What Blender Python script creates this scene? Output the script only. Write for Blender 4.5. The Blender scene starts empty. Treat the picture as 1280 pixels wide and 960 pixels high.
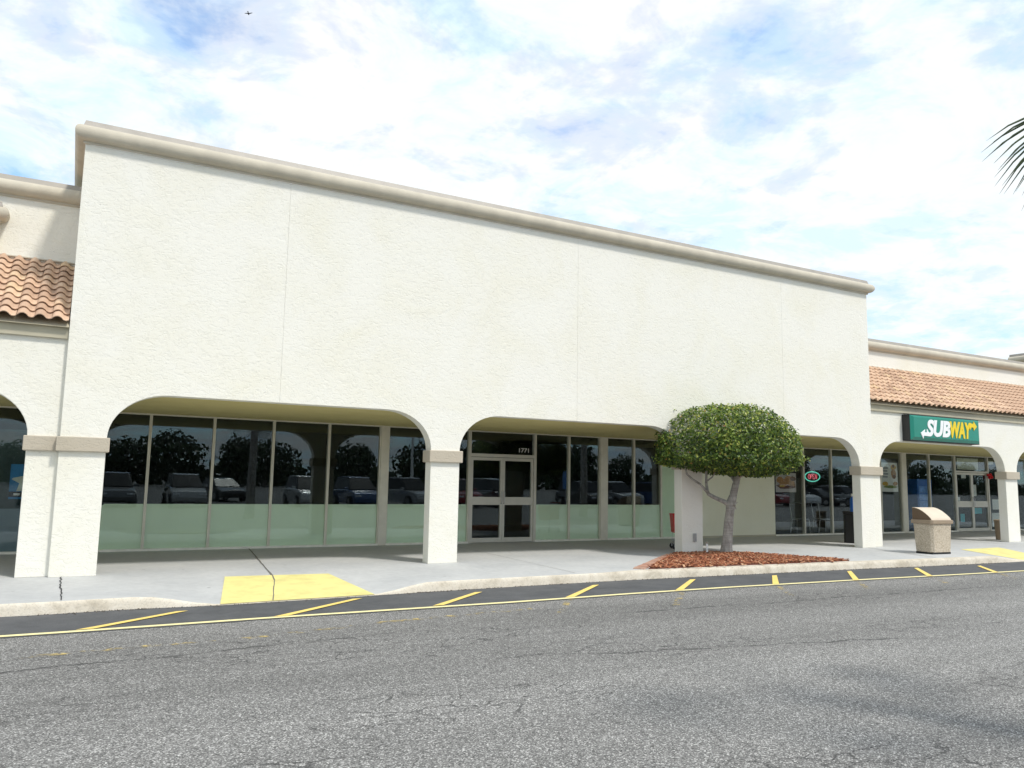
import bpy, bmesh, math, random
from mathutils import Vector, Matrix, noise as mnoise
R = math.radians
random.seed(7)
SC = bpy.context.scene
COL = SC.collection

# ------------------------------------------------------------------ camera
F_PX, YAW, PITCH, ROLL = 992.06, R(28.747), R(7.057), R(1.0)
CAM = Vector((0, -13.648, 1.5))
fw = Vector((math.sin(YAW)*math.cos(PITCH), math.cos(YAW)*math.cos(PITCH), math.sin(PITCH)))
rt0 = Vector((math.cos(YAW), -math.sin(YAW), 0)); up0 = rt0.cross(fw)
rt = rt0*math.cos(ROLL) + up0*math.sin(ROLL); up = -rt0*math.sin(ROLL) + up0*math.cos(ROLL)
cd = bpy.data.cameras.new('camera'); cam = bpy.data.objects.new('camera', cd); COL.objects.link(cam)
cam.matrix_world = Matrix(((rt.x, up.x, -fw.x, CAM.x), (rt.y, up.y, -fw.y, CAM.y), (rt.z, up.z, -fw.z, CAM.z), (0, 0, 0, 1)))
cd.sensor_width = 36; cd.lens = F_PX/1280*36; cd.clip_end = 3000; cd.clip_start = .05
SC.camera = cam

# ------------------------------------------------------------------ light
TOSUN = Vector((.30, -.64, 1.0)).normalized()
sd = bpy.data.lights.new('sun', 'SUN'); so = bpy.data.objects.new('sun', sd); COL.objects.link(so)
sd.energy = 2.35; sd.angle = R(7); sd.color = (1, .95, .87)
so.rotation_euler = TOSUN.to_track_quat('Z', 'Y').to_euler(); so.location = TOSUN*60

W = bpy.data.worlds.new('World'); SC.world = W; W.use_nodes = True
nt = W.node_tree; nt.nodes.clear()
def N(nt, t, **k):
    n = nt.nodes.new(t)
    for a, v in k.items():
        if a.startswith('i_'): n.inputs[int(a[2:])].default_value = v
        else: setattr(n, a, v)
    return n
out = N(nt, 'ShaderNodeOutputWorld'); bg = N(nt, 'ShaderNodeBackground'); bg.inputs[1].default_value = .1
sky = N(nt, 'ShaderNodeTexSky', sky_type='NISHITA', sun_disc=False)
sky.sun_elevation = math.asin(TOSUN.z); sky.sun_rotation = math.atan2(TOSUN.x, TOSUN.y)
sky.air_density = 1.0; sky.dust_density = .6; sky.ozone_density = 1.5
tc = N(nt, 'ShaderNodeTexCoord'); sx = N(nt, 'ShaderNodeSeparateXYZ'); nt.links.new(tc.outputs['Generated'], sx.inputs[0])
def M2(nt, op, a, b=None, c=None):
    n = nt.nodes.new('ShaderNodeMath'); n.operation = op
    for i, v in enumerate((a, b, c)):
        if v is None: continue
        if hasattr(v, 'is_linked') or hasattr(v, 'links'): nt.links.new(v, n.inputs[i])
        else: n.inputs[i].default_value = v
    return n.outputs[0]
# a flat cloud deck seen in perspective: direction divided by height
zz = M2(nt, 'ADD', M2(nt, 'MAXIMUM', sx.outputs[2], 0), .16)
cx = N(nt, 'ShaderNodeCombineXYZ')
nt.links.new(M2(nt, 'DIVIDE', sx.outputs[0], zz), cx.inputs[0]); nt.links.new(M2(nt, 'DIVIDE', sx.outputs[1], zz), cx.inputs[1])
cx.inputs[2].default_value = 3.7
def ramp(nt, fac, stops, interp='LINEAR'):
    n = nt.nodes.new('ShaderNodeValToRGB'); n.color_ramp.interpolation = interp
    e = n.color_ramp.elements
    while len(e) < len(stops): e.new(.5)
    for i, (p, c) in enumerate(stops):
        e[i].position = p; e[i].color = (c, c, c, 1) if not hasattr(c, '__len__') else (*c[:3], 1)
    if fac is not None: nt.links.new(fac, n.inputs[0])
    return n.outputs[0]
def noise(nt, vec, scale, detail=4, rough=.55, dist=0.0):
    n = N(nt, 'ShaderNodeTexNoise'); n.inputs['Scale'].default_value = scale; n.inputs['Detail'].default_value = detail
    n.inputs['Roughness'].default_value = rough; n.inputs['Distortion'].default_value = dist
    if vec is not None: nt.links.new(vec, n.inputs['Vector'])
    return n.outputs['Fac']
def mixc(nt, fac, a, b, blend='MIX'):
    n = N(nt, 'ShaderNodeMix', data_type='RGBA', blend_type=blend)
    for i, v in ((0, fac), (6, a), (7, b)):
        if hasattr(v, 'is_linked'): nt.links.new(v, n.inputs[i])
        elif i == 0: n.inputs[0].default_value = v
        else: n.inputs[i].default_value = (*v[:3], 1)
    return n.outputs[2]
c1 = noise(nt, cx.outputs[0], 2.0, 7, .60, .3)
c2 = noise(nt, cx.outputs[0], 5.6, 5, .6, .3)
cov = M2(nt, 'ADD', M2(nt, 'MULTIPLY', c1, .62), M2(nt, 'MULTIPLY', c2, .38))
cloud = ramp(nt, cov, [(.33, .30), (.43, .72), (.51, 1.0)], 'EASE')
c3 = noise(nt, cx.outputs[0], 4.2, 7, .64, .4)
cshade = ramp(nt, c3, [(.38, (6.5, 8.0, 9.3)), (.49, (7.8, 8.4, 8.75)), (.60, (8.45, 8.5, 8.5))])
skyc = mixc(nt, 1.0, sky.outputs[0], (1.05, 1.68, 2.1), 'MULTIPLY')
nt.links.new(mixc(nt, cloud, skyc, cshade), bg.inputs[0]); nt.links.new(bg.outputs[0], out.inputs[0])

SC.view_settings.view_transform = 'Standard'; SC.view_settings.look = 'None'
SC.view_settings.exposure = .32; SC.view_settings.gamma = 1.0
SC.cycles.max_bounces = 8; SC.cycles.transparent_max_bounces = 12

# ------------------------------------------------------------------ materials
def new_mat(name):
    m = bpy.data.materials.new(name); m.use_nodes = True; m.node_tree.nodes.clear()
    nt = m.node_tree; o = N(nt, 'ShaderNodeOutputMaterial'); b = N(nt, 'ShaderNodeBsdfPrincipled')
    nt.links.new(b.outputs[0], o.inputs[0])
    c = N(nt, 'ShaderNodeTexCoord')
    return m, nt, b, c.outputs['Object'], o
def bump(nt, b, h, strength, dist):
    n = N(nt, 'ShaderNodeBump'); n.inputs['Strength'].default_value = strength; n.inputs['Distance'].default_value = dist
    nt.links.new(h, n.inputs['Height']); nt.links.new(n.outputs[0], b.inputs['Normal']); return n
def mapping(nt, vec, scale=(1, 1, 1), rot=(0, 0, 0), loc=(0, 0, 0)):
    n = N(nt, 'ShaderNodeMapping'); n.inputs['Scale'].default_value = scale; n.inputs['Rotation'].default_value = rot; n.inputs['Location'].default_value = loc
    nt.links.new(vec, n.inputs[0]); return n.outputs[0]
def plain(name, col, rough=.6, metal=0.0, var=.12, vscale=6, bmp=0.0, bscale=60, emit=None, spec=.5, coat=0):
    m, nt, b, v, o = new_mat(name)
    n = noise(nt, v, vscale, 5, .6)
    lo = tuple(c*(1-var) for c in col); hi = tuple(min(1, c*(1+var)) for c in col)
    nt.links.new(ramp(nt, n, [(.3, lo), (.7, hi)]), b.inputs['Base Color'])
    b.inputs['Roughness'].default_value = rough; b.inputs['Metallic'].default_value = metal
    b.inputs['Specular IOR Level'].default_value = spec; b.inputs['Coat Weight'].default_value = coat
    if bmp: bump(nt, b, noise(nt, v, bscale, 3, .6), bmp, .01)
    if emit:
        b.inputs['Emission Color'].default_value = (*col, 1); b.inputs['Emission Strength'].default_value = emit
    return m
def stucco(name, col, stain, amt=.5, rough=.9):
    m, nt, b, v, o = new_mat(name)
    skip = noise(nt, mapping(nt, v, (1, 1, 1.6), (0, R(25), 0)), 10.5, 6, .66, 1.3)
    fine = noise(nt, v, 42, 3, .6)
    patch = noise(nt, v, .8, 4, .6, .5)
    ridge = ramp(nt, skip, [(.36, 0), (.47, .8), (.56, 1)])
    h = M2(nt, 'ADD', M2(nt, 'MULTIPLY', ridge, M2(nt, 'ADD', M2(nt, 'MULTIPLY', patch, 1.2), .15)), M2(nt, 'MULTIPLY', fine, .22))
    c = mixc(nt, ramp(nt, patch, [(.42, 0), (.72, amt)]), col, stain)
    dots = ramp(nt, noise(nt, mapping(nt, v, (1, 1, 1.7)), 15, 5, .7, 2.0), [(.31, .80), (.385, 1)])
    c = mixc(nt, 1.0, c, dots, 'MULTIPLY')
    nt.links.new(c, b.inputs['Base Color']); b.inputs['Roughness'].default_value = rough; b.inputs['Specular IOR Level'].default_value = .25
    bump(nt, b, h, .38, .014)
    return m
MT = {}
MT['stucco'] = stucco('cream_stucco', (.825, .808, .742), (.795, .765, .64), .6)
MT['stucco_shade'] = stucco('arcade_stucco', (.82, .81, .66), (.76, .745, .58), .7)
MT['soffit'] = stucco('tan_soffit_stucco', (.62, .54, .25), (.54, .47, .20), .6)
MT['trim'] = plain('taupe_trim_paint', (.52, .475, .385), .75, var=.1, vscale=2.5, bmp=.25, bscale=18)
MT['cap'] = stucco('taupe_cap_stucco', (.50, .445, .36), (.45, .40, .31), .5)
MT['flash'] = plain('grey_metal_flashing', (.36, .33, .29), .5, var=.12, vscale=3)
MT['fascia'] = plain('taupe_fascia_board', (.46, .425, .32), .7, var=.08, vscale=3)
MT['frame'] = plain('bronze_tan_aluminium', (.66, .63, .53), .45, metal=.15, var=.07, vscale=4)
MT['doorframe'] = plain('pale_aluminium', (.60, .58, .51), .4, metal=.2, var=.06, vscale=4)
MT['sill'] = plain('pale_sill', (.76, .74, .66), .5, var=.1, vscale=5)  # sill bars paler than the window frames
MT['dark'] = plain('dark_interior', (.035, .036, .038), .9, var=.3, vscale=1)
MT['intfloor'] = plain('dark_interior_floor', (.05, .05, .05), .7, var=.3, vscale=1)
MT['film'] = plain('pale_green_window_film', (.78, .87, .67), .6, var=.05, vscale=.8)
MT['filmblue'] = plain('blue_grey_window_film', (.13, .19, .22), .6, var=.15, vscale=.8)
MT['steel'] = plain('galvanised_steel', (.45, .45, .45), .4, metal=.8)
MT['black'] = plain('black_plastic', (.012, .012, .013), .5, var=.2)
MT['white'] = plain('white_paint', (.8, .8, .78), .5, var=.04)
MT['rubber'] = plain('black_rubber', (.02, .02, .02), .8)
MT['red'] = plain('red_plastic', (.62, .008, .014), .4, var=.08)
def glass(name, tint, ior=1.5):
    m, nt, b, v, o = new_mat(name); nt.nodes.remove(b)
    fr = N(nt, 'ShaderNodeFresnel')
    ge = N(nt, 'ShaderNodeNewGeometry')   # same reflectance from either side of each face
    nt.links.new(M2(nt, 'ADD', M2(nt, 'MULTIPLY', ge.outputs['Backfacing'], 1/ior-ior), ior), fr.inputs[0])
    t = N(nt, 'ShaderNodeBsdfTransparent'); t.inputs[0].default_value = (*tint, 1)
    g = N(nt, 'ShaderNodeBsdfGlossy'); g.inputs['Roughness'].default_value = .0; g.inputs[0].default_value = (.82, .94, 1, 1)
    wob = N(nt, 'ShaderNodeBump'); wob.inputs['Strength'].default_value = .025; wob.inputs['Distance'].default_value = .02
    nt.links.new(noise(nt, v, 1.3, 1, .4), wob.inputs['Height']); nt.links.new(wob.outputs[0], g.inputs['Normal'])
    mx = N(nt, 'ShaderNodeMixShader'); nt.links.new(fr.outputs[0], mx.inputs[0]); nt.links.new(t.outputs[0], mx.inputs[1]); nt.links.new(g.outputs[0], mx.inputs[2])
    nt.links.new(mx.outputs[0], o.inputs[0]); return m
MT['glass'] = glass('tinted_glass', (.93, .96, .945), 1.52)
MT['clear'] = glass('clear_glass', (.93, .95, .945), 1.55)

SEAMS = [(-5.62, .10, -3.0, 3.4, .5, 3.1), (-6.1, -.21, 3.4, 8.6, .6, 7.7), (-5.0, -.03, 6.0, 15.0, .5, 1.4)]   # long ragged cracks: y at x=0, slope, from x, to x, waviness
def asphalt():
    m, nt, b, v, o = new_mat('worn_asphalt')
    vo = N(nt, 'ShaderNodeTexVoronoi', feature='F1'); vo.inputs['Scale'].default_value = 125; nt.links.new(v, vo.inputs['Vector'])
    sep = N(nt, 'ShaderNodeSeparateXYZ'); nt.links.new(vo.outputs['Color'], sep.inputs[0])
    spk = ramp(nt, sep.outputs[0], [(0, .05), (.2, .11), (.6, .175), (.86, .28), (1, .55)])
    vo2 = N(nt, 'ShaderNodeTexVoronoi', feature='F1'); vo2.inputs['Scale'].default_value = 52; nt.links.new(v, vo2.inputs['Vector'])
    sep2 = N(nt, 'ShaderNodeSeparateXYZ'); nt.links.new(vo2.outputs['Color'], sep2.inputs[0])
    mul = ramp(nt, sep2.outputs[1], [(0, .86), (1, 1.14)])
    big = ramp(nt, noise(nt, mapping(nt, v, (.16, .6, 1), (0, 0, R(4))), 1.6, 5, .6, .6), [(.3, .92), (.7, 1.08)])
    lane = ramp(nt, noise(nt, mapping(nt, v, (.02, .33, 1), (0, 0, R(3)), (0, 1.3, 0)), 3.0, 3, .5), [(.36, .86), (.62, 1.10)])
    c = mixc(nt, 1, mixc(nt, 1, mixc(nt, 1, spk, mul, 'MULTIPLY'), big, 'MULTIPLY'), lane, 'MULTIPLY')
    c = mixc(nt, 1, c, (1.10, 1.085, 1.045), 'MULTIPLY')
    # alligator cracks in a few patches
    ve = N(nt, 'ShaderNodeTexVoronoi', feature='DISTANCE_TO_EDGE'); ve.inputs['Scale'].default_value = 2.6
    wv = N(nt, 'ShaderNodeVectorMath', operation='ADD'); nz = N(nt, 'ShaderNodeTexNoise'); nz.inputs['Scale'].default_value = 2.3; nz.inputs['Detail'].default_value = 5
    nt.links.new(v, nz.inputs['Vector']); sc = N(nt, 'ShaderNodeVectorMath', operation='SCALE'); sc.inputs['Scale'].default_value = .55
    nt.links.new(nz.outputs['Color'], sc.inputs[0]); nt.links.new(mapping(nt, v, (.55, 1.5, 1)), wv.inputs[0]); nt.links.new(sc.outputs[0], wv.inputs[1]); nt.links.new(wv.outputs[0], ve.inputs['Vector'])
    line = ramp(nt, ve.outputs['Distance'], [(.0, 1), (.028, 0)])
    mask = ramp(nt, noise(nt, mapping(nt, v, (.22, .75, 1), (0, 0, R(-3)), (.4, .2, 0)), 1.0, 4, .6), [(.50, 0), (.57, 1)])
    crack = M2(nt, 'MULTIPLY', line, mask)
    sp = N(nt, 'ShaderNodeSeparateXYZ'); nt.links.new(v, sp.inputs[0])
    for y0, sl, x0, x1, amp, sd_ in SEAMS:
        wob = M2(nt, 'MULTIPLY', M2(nt, 'SUBTRACT', noise(nt, mapping(nt, v, (1, .15, 1), (0, 0, 0), (sd_, 0, 0)), .9, 7, .68), .5), amp)
        dd = M2(nt, 'ABSOLUTE', M2(nt, 'SUBTRACT', M2(nt, 'SUBTRACT', sp.outputs[1], M2(nt, 'ADD', M2(nt, 'MULTIPLY', sp.outputs[0], sl), y0)), wob))
        ln = M2(nt, 'MULTIPLY', ramp(nt, dd, [(.006, 1), (.045, 0)]), ramp(nt, noise(nt, v, 3.5, 5, .7), [(.40, .15), (.55, 1)]))
        ln = M2(nt, 'MULTIPLY', ln, M2(nt, 'MULTIPLY', ramp(nt, M2(nt, 'SUBTRACT', sp.outputs[0], x0), [(0, 0), (.6, 1)]), ramp(nt, M2(nt, 'SUBTRACT', x1, sp.outputs[0]), [(0, 0), (.6, 1)])))
        crack = M2(nt, 'MAXIMUM', crack, ln)
    c = mixc(nt, M2(nt, 'MULTIPLY', crack, .75), c, (.03, .03, .03))
    nt.links.new(c, b.inputs['Base Color']); b.inputs['Roughness'].default_value = .85; b.inputs['Specular IOR Level'].default_value = .3
    h = M2(nt, 'SUBTRACT', sep.outputs[0], M2(nt, 'MULTIPLY', crack, 1.5))
    bump(nt, b, h, .6, .006)
    return m
MT['asphalt'] = asphalt()
def sealed():
    m, nt, b, v, o = new_mat('sealed_asphalt')
    n = noise(nt, v, 3, 6, .65, .3); f = noise(nt, v, 90, 2, .6)
    c = mixc(nt, 1, ramp(nt, n, [(.3, (.062, .065, .07)), (.7, (.10, .103, .108))]), ramp(nt, f, [(.3, .8), (.75, 1.25)]), 'MULTIPLY')
    nt.links.new(c, b.inputs['Base Color']); b.inputs['Roughness'].default_value = .85; bump(nt, b, f, .3, .004); return m
MT['sealed'] = sealed()
def walk():
    m, nt, b, v, o = new_mat('grey_painted_concrete')
    n = noise(nt, v, .7, 6, .62, .4); n2 = noise(nt, v, 9, 5, .6); f = noise(nt, v, 70, 2, .6)
    c = mixc(nt, 1, ramp(nt, n, [(.3, (.42, .43, .435)), (.7, (.52, .525, .52))]), ramp(nt, n2, [(.25, .90), (.6, 1.03)]), 'MULTIPLY')
    st = ramp(nt, noise(nt, v, 2.7, 6, .7, 1.0), [(.66, 0), (.74, .30)])
    c = mixc(nt, st, c, (.30, .30, .29))
    vs = N(nt, 'ShaderNodeTexVoronoi', feature='F1'); vs.inputs['Scale'].default_value = 1.7; nt.links.new(v, vs.inputs['Vector'])
    c = mixc(nt, M2(nt, 'MULTIPLY', ramp(nt, vs.outputs['Distance'], [(.035, 1), (.06, 0)]), .55), c, (.16, .155, .15))   # old gum spots
    nt.links.new(c, b.inputs['Base Color']); b.inputs['Roughness'].default_value = .8; bump(nt, b, f, .2, .004); return m
MT['walk'] = walk()
def curbm():
    m, nt, b, v, o = new_mat('weathered_beige_concrete')
    n = noise(nt, v, 3.2, 6, .68, .5); f = noise(nt, v, 45, 4, .7)
    c = mixc(nt, 1, ramp(nt, n, [(.28, (.40, .35, .27)), (.5, (.60, .545, .45)), (.72, (.68, .63, .54))]), ramp(nt, f, [(.25, .7), (.5, 1.05)]), 'MULTIPLY')
    st = ramp(nt, noise(nt, v, 6, 6, .75, 1.0), [(.62, 0), (.72, .55)])
    c = mixc(nt, st, c, (.24, .21, .17))
    nt.links.new(c, b.inputs['Base Color']); b.inputs['Roughness'].default_value = .9; bump(nt, b, f, .5, .01); return m
MT['curb'] = curbm()
def worn_paint(name, col, lo, hi, scale=14, dirt=.25):
    m, nt, b, v, o = new_mat(name)
    n = noise(nt, v, scale, 7, .72, .4); d = noise(nt, v, 3, 5, .65)
    c = mixc(nt, ramp(nt, d, [(.45, 0), (.75, dirt)]), col, tuple(x*.55 for x in col))
    nt.links.new(c, b.inputs['Base Color']); b.inputs['Roughness'].default_value = .75
    t = N(nt, 'ShaderNodeBsdfTransparent'); mx = N(nt, 'ShaderNodeMixShader')
    nt.links.new(ramp(nt, n, [(lo, 0), (hi, 1)]), mx.inputs[0]); nt.links.new(t.outputs[0], mx.inputs[1]); nt.links.new(b.outputs[0], mx.inputs[2])
    nt.links.new(mx.outputs[0], o.inputs[0]); return m
MT['line'] = worn_paint('pale_yellow_line_paint', (.85, .76, .40), .24, .33)
MT['tick'] = worn_paint('yellow_stripe_paint', (.84, .63, .18), .24, .33)
MT['ghost'] = worn_paint('worn_away_yellow_paint', (.58, .45, .17), .50, .64, 6)
MT['pad'] = worn_paint('pale_yellow_ramp_paint', (.76, .68, .27), .20, .28, 8, .5)
def tile_m():
    m, nt, b, v, o = new_mat('clay_roof_tile')
    oi = N(nt, 'ShaderNodeObjectInfo')
    c = ramp(nt, oi.outputs['Random'], [(0, (.47, .31, .215)), (.4, (.62, .425, .295)), (.8, (.69, .49, .345)), (1, (.66, .48, .30))])
    c = mixc(nt, 1, c, ramp(nt, noise(nt, v, 16, 5, .65), [(.3, .82), (.7, 1.12)]), 'MULTIPLY')
    nt.links.new(c, b.inputs['Base Color']); b.inputs['Roughness'].default_value = .85; bump(nt, b, noise(nt, v, 60, 3, .6), .2, .004); return m
MT['tile'] = tile_m()
def leaf_m(name, stops, trans=.25):
    m, nt, b, v, o = new_mat(name)
    at = N(nt, 'ShaderNodeAttribute', attribute_name='rnd')
    nt.links.new(ramp(nt, at.outputs['Fac'], stops), b.inputs['Base Color'])
    b.inputs['Roughness'].default_value = .42; b.inputs['Specular IOR Level'].default_value = .45
    tr = N(nt, 'ShaderNodeBsdfTranslucent'); mx = N(nt, 'ShaderNodeMixShader'); mx.inputs[0].default_value = trans
    nt.links.new(ramp(nt, at.outputs['Fac'], [(p, tuple(min(1, x*1.3) for x in c)) for p, c in stops]), tr.inputs[0])
    nt.links.new(b.outputs[0], mx.inputs[1]); nt.links.new(tr.outputs[0], mx.inputs[2]); nt.links.new(mx.outputs[0], o.inputs[0]); return m
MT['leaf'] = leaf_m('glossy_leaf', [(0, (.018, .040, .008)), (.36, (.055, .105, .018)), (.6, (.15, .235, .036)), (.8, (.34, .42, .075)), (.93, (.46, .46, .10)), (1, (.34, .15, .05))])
MT['leaf_far'] = leaf_m('far_leaf', [(0, (.015, .03, .012)), (1, (.05, .08, .03))], .15)
MT['palm'] = leaf_m('palm_leaf', [(0, (.03, .05, .02)), (1, (.07, .10, .035))], .12)
def bark():
    m, nt, b, v, o = new_mat('grey_bark')
    n = noise(nt, mapping(nt, v, (1, 1, .35)), 12, 6, .7, .6); r = noise(nt, mapping(nt, v, (.4, .4, 6)), 4, 4, .6)
    c = mixc(nt, 1, ramp(nt, n, [(.3, (.19, .175, .155)), (.6, (.42, .40, .37))]), ramp(nt, r, [(.3, .7), (.6, 1.1)]), 'MULTIPLY')
    nt.links.new(c, b.inputs['Base Color']); b.inputs['Roughness'].default_value = .9; bump(nt, b, n, .7, .02); return m
MT['bark'] = bark()
def mulchm():
    m, nt, b, v, o = new_mat('red_bark_mulch')
    at = N(nt, 'ShaderNodeAttribute', attribute_name='rnd')
    nt.links.new(ramp(nt, at.outputs['Fac'], [(0, (.13, .045, .025)), (.45, (.36, .125, .06)), (.82, (.50, .22, .11)), (1, (.62, .40, .25))]), b.inputs['Base Color'])
    b.inputs['Roughness'].default_value = .9; return m
MT['mulch'] = mulchm()
def brickm():
    m, nt, b, v, o = new_mat('weathered_pink_brick')
    oi = N(nt, 'ShaderNodeObjectInfo')
    c = ramp(nt, oi.outputs['Random'], [(0, (.42, .22, .16)), (.5, (.50, .28, .20)), (1, (.56, .36, .27))])
    c = mixc(nt, 1, c, ramp(nt, noise(nt, v, 25, 5, .7), [(.3, .75), (.7, 1.15)]), 'MULTIPLY')
    nt.links.new(c, b.inputs['Base Color']); b.inputs['Roughness'].default_value = .9; return m
MT['brick'] = brickm()
def aggregate():
    m, nt, b, v, o = new_mat('exposed_aggregate_concrete')
    vo = N(nt, 'ShaderNodeTexVoronoi', feature='F1'); vo.inputs['Scale'].default_value = 85; nt.links.new(v, vo.inputs['Vector'])
    s = N(nt, 'ShaderNodeSeparateXYZ'); nt.links.new(vo.outputs['Color'], s.inputs[0])
    nt.links.new(ramp(nt, s.outputs[0], [(0, (.36, .29, .205)), (.5, (.53, .455, .35)), (1, (.67, .595, .485))]), b.inputs['Base Color'])
    b.inputs['Roughness'].default_value = .9; bump(nt, b, vo.outputs['Distance'], .6, .01); return m
MT['aggregate'] = aggregate()
MT['binlid'] = plain('brown_moulded_plastic', (.33, .255, .18), .6, var=.06, vscale=5)
MT['binshade'] = plain('shade_darkened_brown_plastic', (.15, .10, .062), .6, var=.06, vscale=5)  # brown darkened in its colour, as shade on the side away from the sun
MT['binhood'] = plain('beige_hood_plastic', (.62, .53, .42), .6, var=.05, vscale=5)

# ------------------------------------------------------------------ helpers
def link(o, parent=None):
    COL.objects.link(o)
    if parent: o.parent = parent
    return o
def wl(p):
    v = Vector((0, 0, 0))
    while p is not None: v += p.location; p = p.parent
    return v
def tag(o, label=None, cat=None, group=None, kind=None):
    for k, v in (('label', label), ('category', cat), ('group', group), ('kind', kind)):
        if v: o[k] = v
    return o
def thing(name, label, cat, loc=(0, 0, 0), rz=0, group=None):
    o = bpy.data.objects.new(name, None); link(o); o.location = loc; o.rotation_euler = (0, 0, rz); o.empty_display_size = .2
    return tag(o, label, cat, group)
class MB:
    def __init__(s): s.v = []; s.f = []; s.a = None
    def add(s, vs, fs):
        k = len(s.v); s.v += [tuple(v) for v in vs]; s.f += [tuple(i+k for i in f) for f in fs]; return s
    def box(s, x0, x1, y0, y1, z0, z1):
        return s.add([(x0, y0, z0), (x1, y0, z0), (x1, y1, z0), (x0, y1, z0), (x0, y0, z1), (x1, y0, z1), (x1, y1, z1), (x0, y1, z1)],
                     [(0, 3, 2, 1), (4, 5, 6, 7), (0, 1, 5, 4), (1, 2, 6, 5), (2, 3, 7, 6), (3, 0, 4, 7)])
    def prism(s, pts, axis, a, b):
        # pts 2-D polygon; axis 'y': (x,z) extruded in y, 'z': (x,y) extruded in z, 'x': (y,z) extruded in x
        def P(p, t): return {'y': (p[0], t, p[1]), 'z': (p[0], p[1], t), 'x': (t, p[0], p[1])}[axis]
        n = len(pts)
        return s.add([P(p, a) for p in pts]+[P(p, b) for p in pts], [tuple(range(n)), tuple(range(2*n-1, n-1, -1))]+[(i, i+n, (i+1) % n+n, (i+1) % n) for i in range(n)])
    def tube(s, pts, rad, seg=8, caps=True, closed=False):
        pts = [Vector(p) for p in pts]; n = len(pts)
        rr = rad if hasattr(rad, '__len__') else [rad]*n
        vs = []; ref = None
        for i, p in enumerate(pts):
            t = ((pts[(i+1) % n] if closed else pts[min(i+1, n-1)])-(pts[i-1] if closed else pts[max(i-1, 0)])).normalized()
            if ref is None: ref = t.orthogonal().normalized()
            ref = (ref-t*ref.dot(t)).normalized(); bn = t.cross(ref)
            vs += [p+(ref*math.cos(2*math.pi*k/seg)+bn*math.sin(2*math.pi*k/seg))*rr[i] for k in range(seg)]
        fs = []
        for i in range(n if closed else n-1):
            j = (i+1) % n
            fs += [(i*seg+k, i*seg+(k+1) % seg, j*seg+(k+1) % seg, j*seg+k) for k in range(seg)]
        if caps and not closed: fs += [tuple(range(seg))[::-1], tuple((n-1)*seg+k for k in range(seg))]
        return s.add(vs, fs)
    def cyl(s, c, r, h, axis='z', seg=20, r2=None):
        c = Vector(c); d = {'x': Vector((1, 0, 0)), 'y': Vector((0, 1, 0)), 'z': Vector((0, 0, 1))}[axis]
        return s.tube([c, c+d*h], [r, r if r2 is None else r2], seg)
    def sweep(s, path, prof):
        # profile points (outward, z) carried along a plan path with mitred corners; outward is to the right of travel
        n = len(path); P = [Vector(p) for p in path]; vs = []
        for i in range(n):
            d1 = (P[i]-P[i-1]).normalized() if i else (P[1]-P[0]).normalized()
            d2 = (P[i+1]-P[i]).normalized() if i < n-1 else d1
            n1 = Vector((d1.y, -d1.x)); n2 = Vector((d2.y, -d2.x)); m = (n1+n2).normalized(); m = m/max(.3, m.dot(n1))
            vs += [(P[i].x+m.x*o, P[i].y+m.y*o, z) for o, z in prof]
        k = len(prof); fs = []
        for i in range(n-1): fs += [(i*k+j, i*k+(j+1) % k, (i+1)*k+(j+1) % k, (i+1)*k+j) for j in range(k)]
        fs += [tuple(range(k)), tuple(range((n-1)*k, n*k))[::-1]]
        return s.add(vs, fs)
    def mesh(s, name, mat, off=(0, 0, 0), smooth=False):
        me = bpy.data.meshes.new(name); o = Vector(off)
        me.from_pydata([tuple(Vector(v)-o) for v in s.v], [], s.f); me.materials.append(mat)
        if s.a is not None:
            at = me.attributes.new('rnd', 'FLOAT', 'FACE'); at.data.foreach_set('value', s.a)
        if s.a is None:
            bm = bmesh.new(); bm.from_mesh(me); bmesh.ops.recalc_face_normals(bm, faces=bm.faces); bm.to_mesh(me); bm.free()
        if smooth: me.polygons.foreach_set('use_smooth', [True]*len(me.polygons))
        me.update(); return me
    def build(s, name, mat, parent=None, world=False, smooth=False, bevel=0, kind=None, label=None):
        me = s.mesh(name, mat, wl(parent) if world else (0, 0, 0), smooth)
        o = link(bpy.data.objects.new(name, me), parent)
        if bevel:
            b = o.modifiers.new('bevel', 'BEVEL'); b.width = bevel; b.segments = 2; b.limit_method = 'ANGLE'; b.angle_limit = R(40)
        if smooth and not bevel: me.set_sharp_from_angle(angle=R(40))
        if kind: o['kind'] = kind
        if label: o['label'] = label
        return o
def copy_tree(o, parent=None):
    c = o.copy(); COL.objects.link(c); c.parent = parent
    for ch in list(o.children): copy_tree(ch, c)
    return c
def text_mesh(body, size, extrude=.005, offset=0.0, shear=0.0, space=1.0):
    cu = bpy.data.curves.new('txt', 'FONT'); cu.body = body; cu.size = size; cu.extrude = extrude; cu.offset = offset; cu.shear = shear
    cu.space_character = space; cu.align_x = 'LEFT'; cu.resolution_u = 4
    o = bpy.data.objects.new('txt', cu); COL.objects.link(o)
    dg = bpy.context.evaluated_depsgraph_get(); me = bpy.data.meshes.new_from_object(o.evaluated_get(dg))
    bpy.data.objects.remove(o); bpy.data.curves.remove(cu); return me
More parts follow.
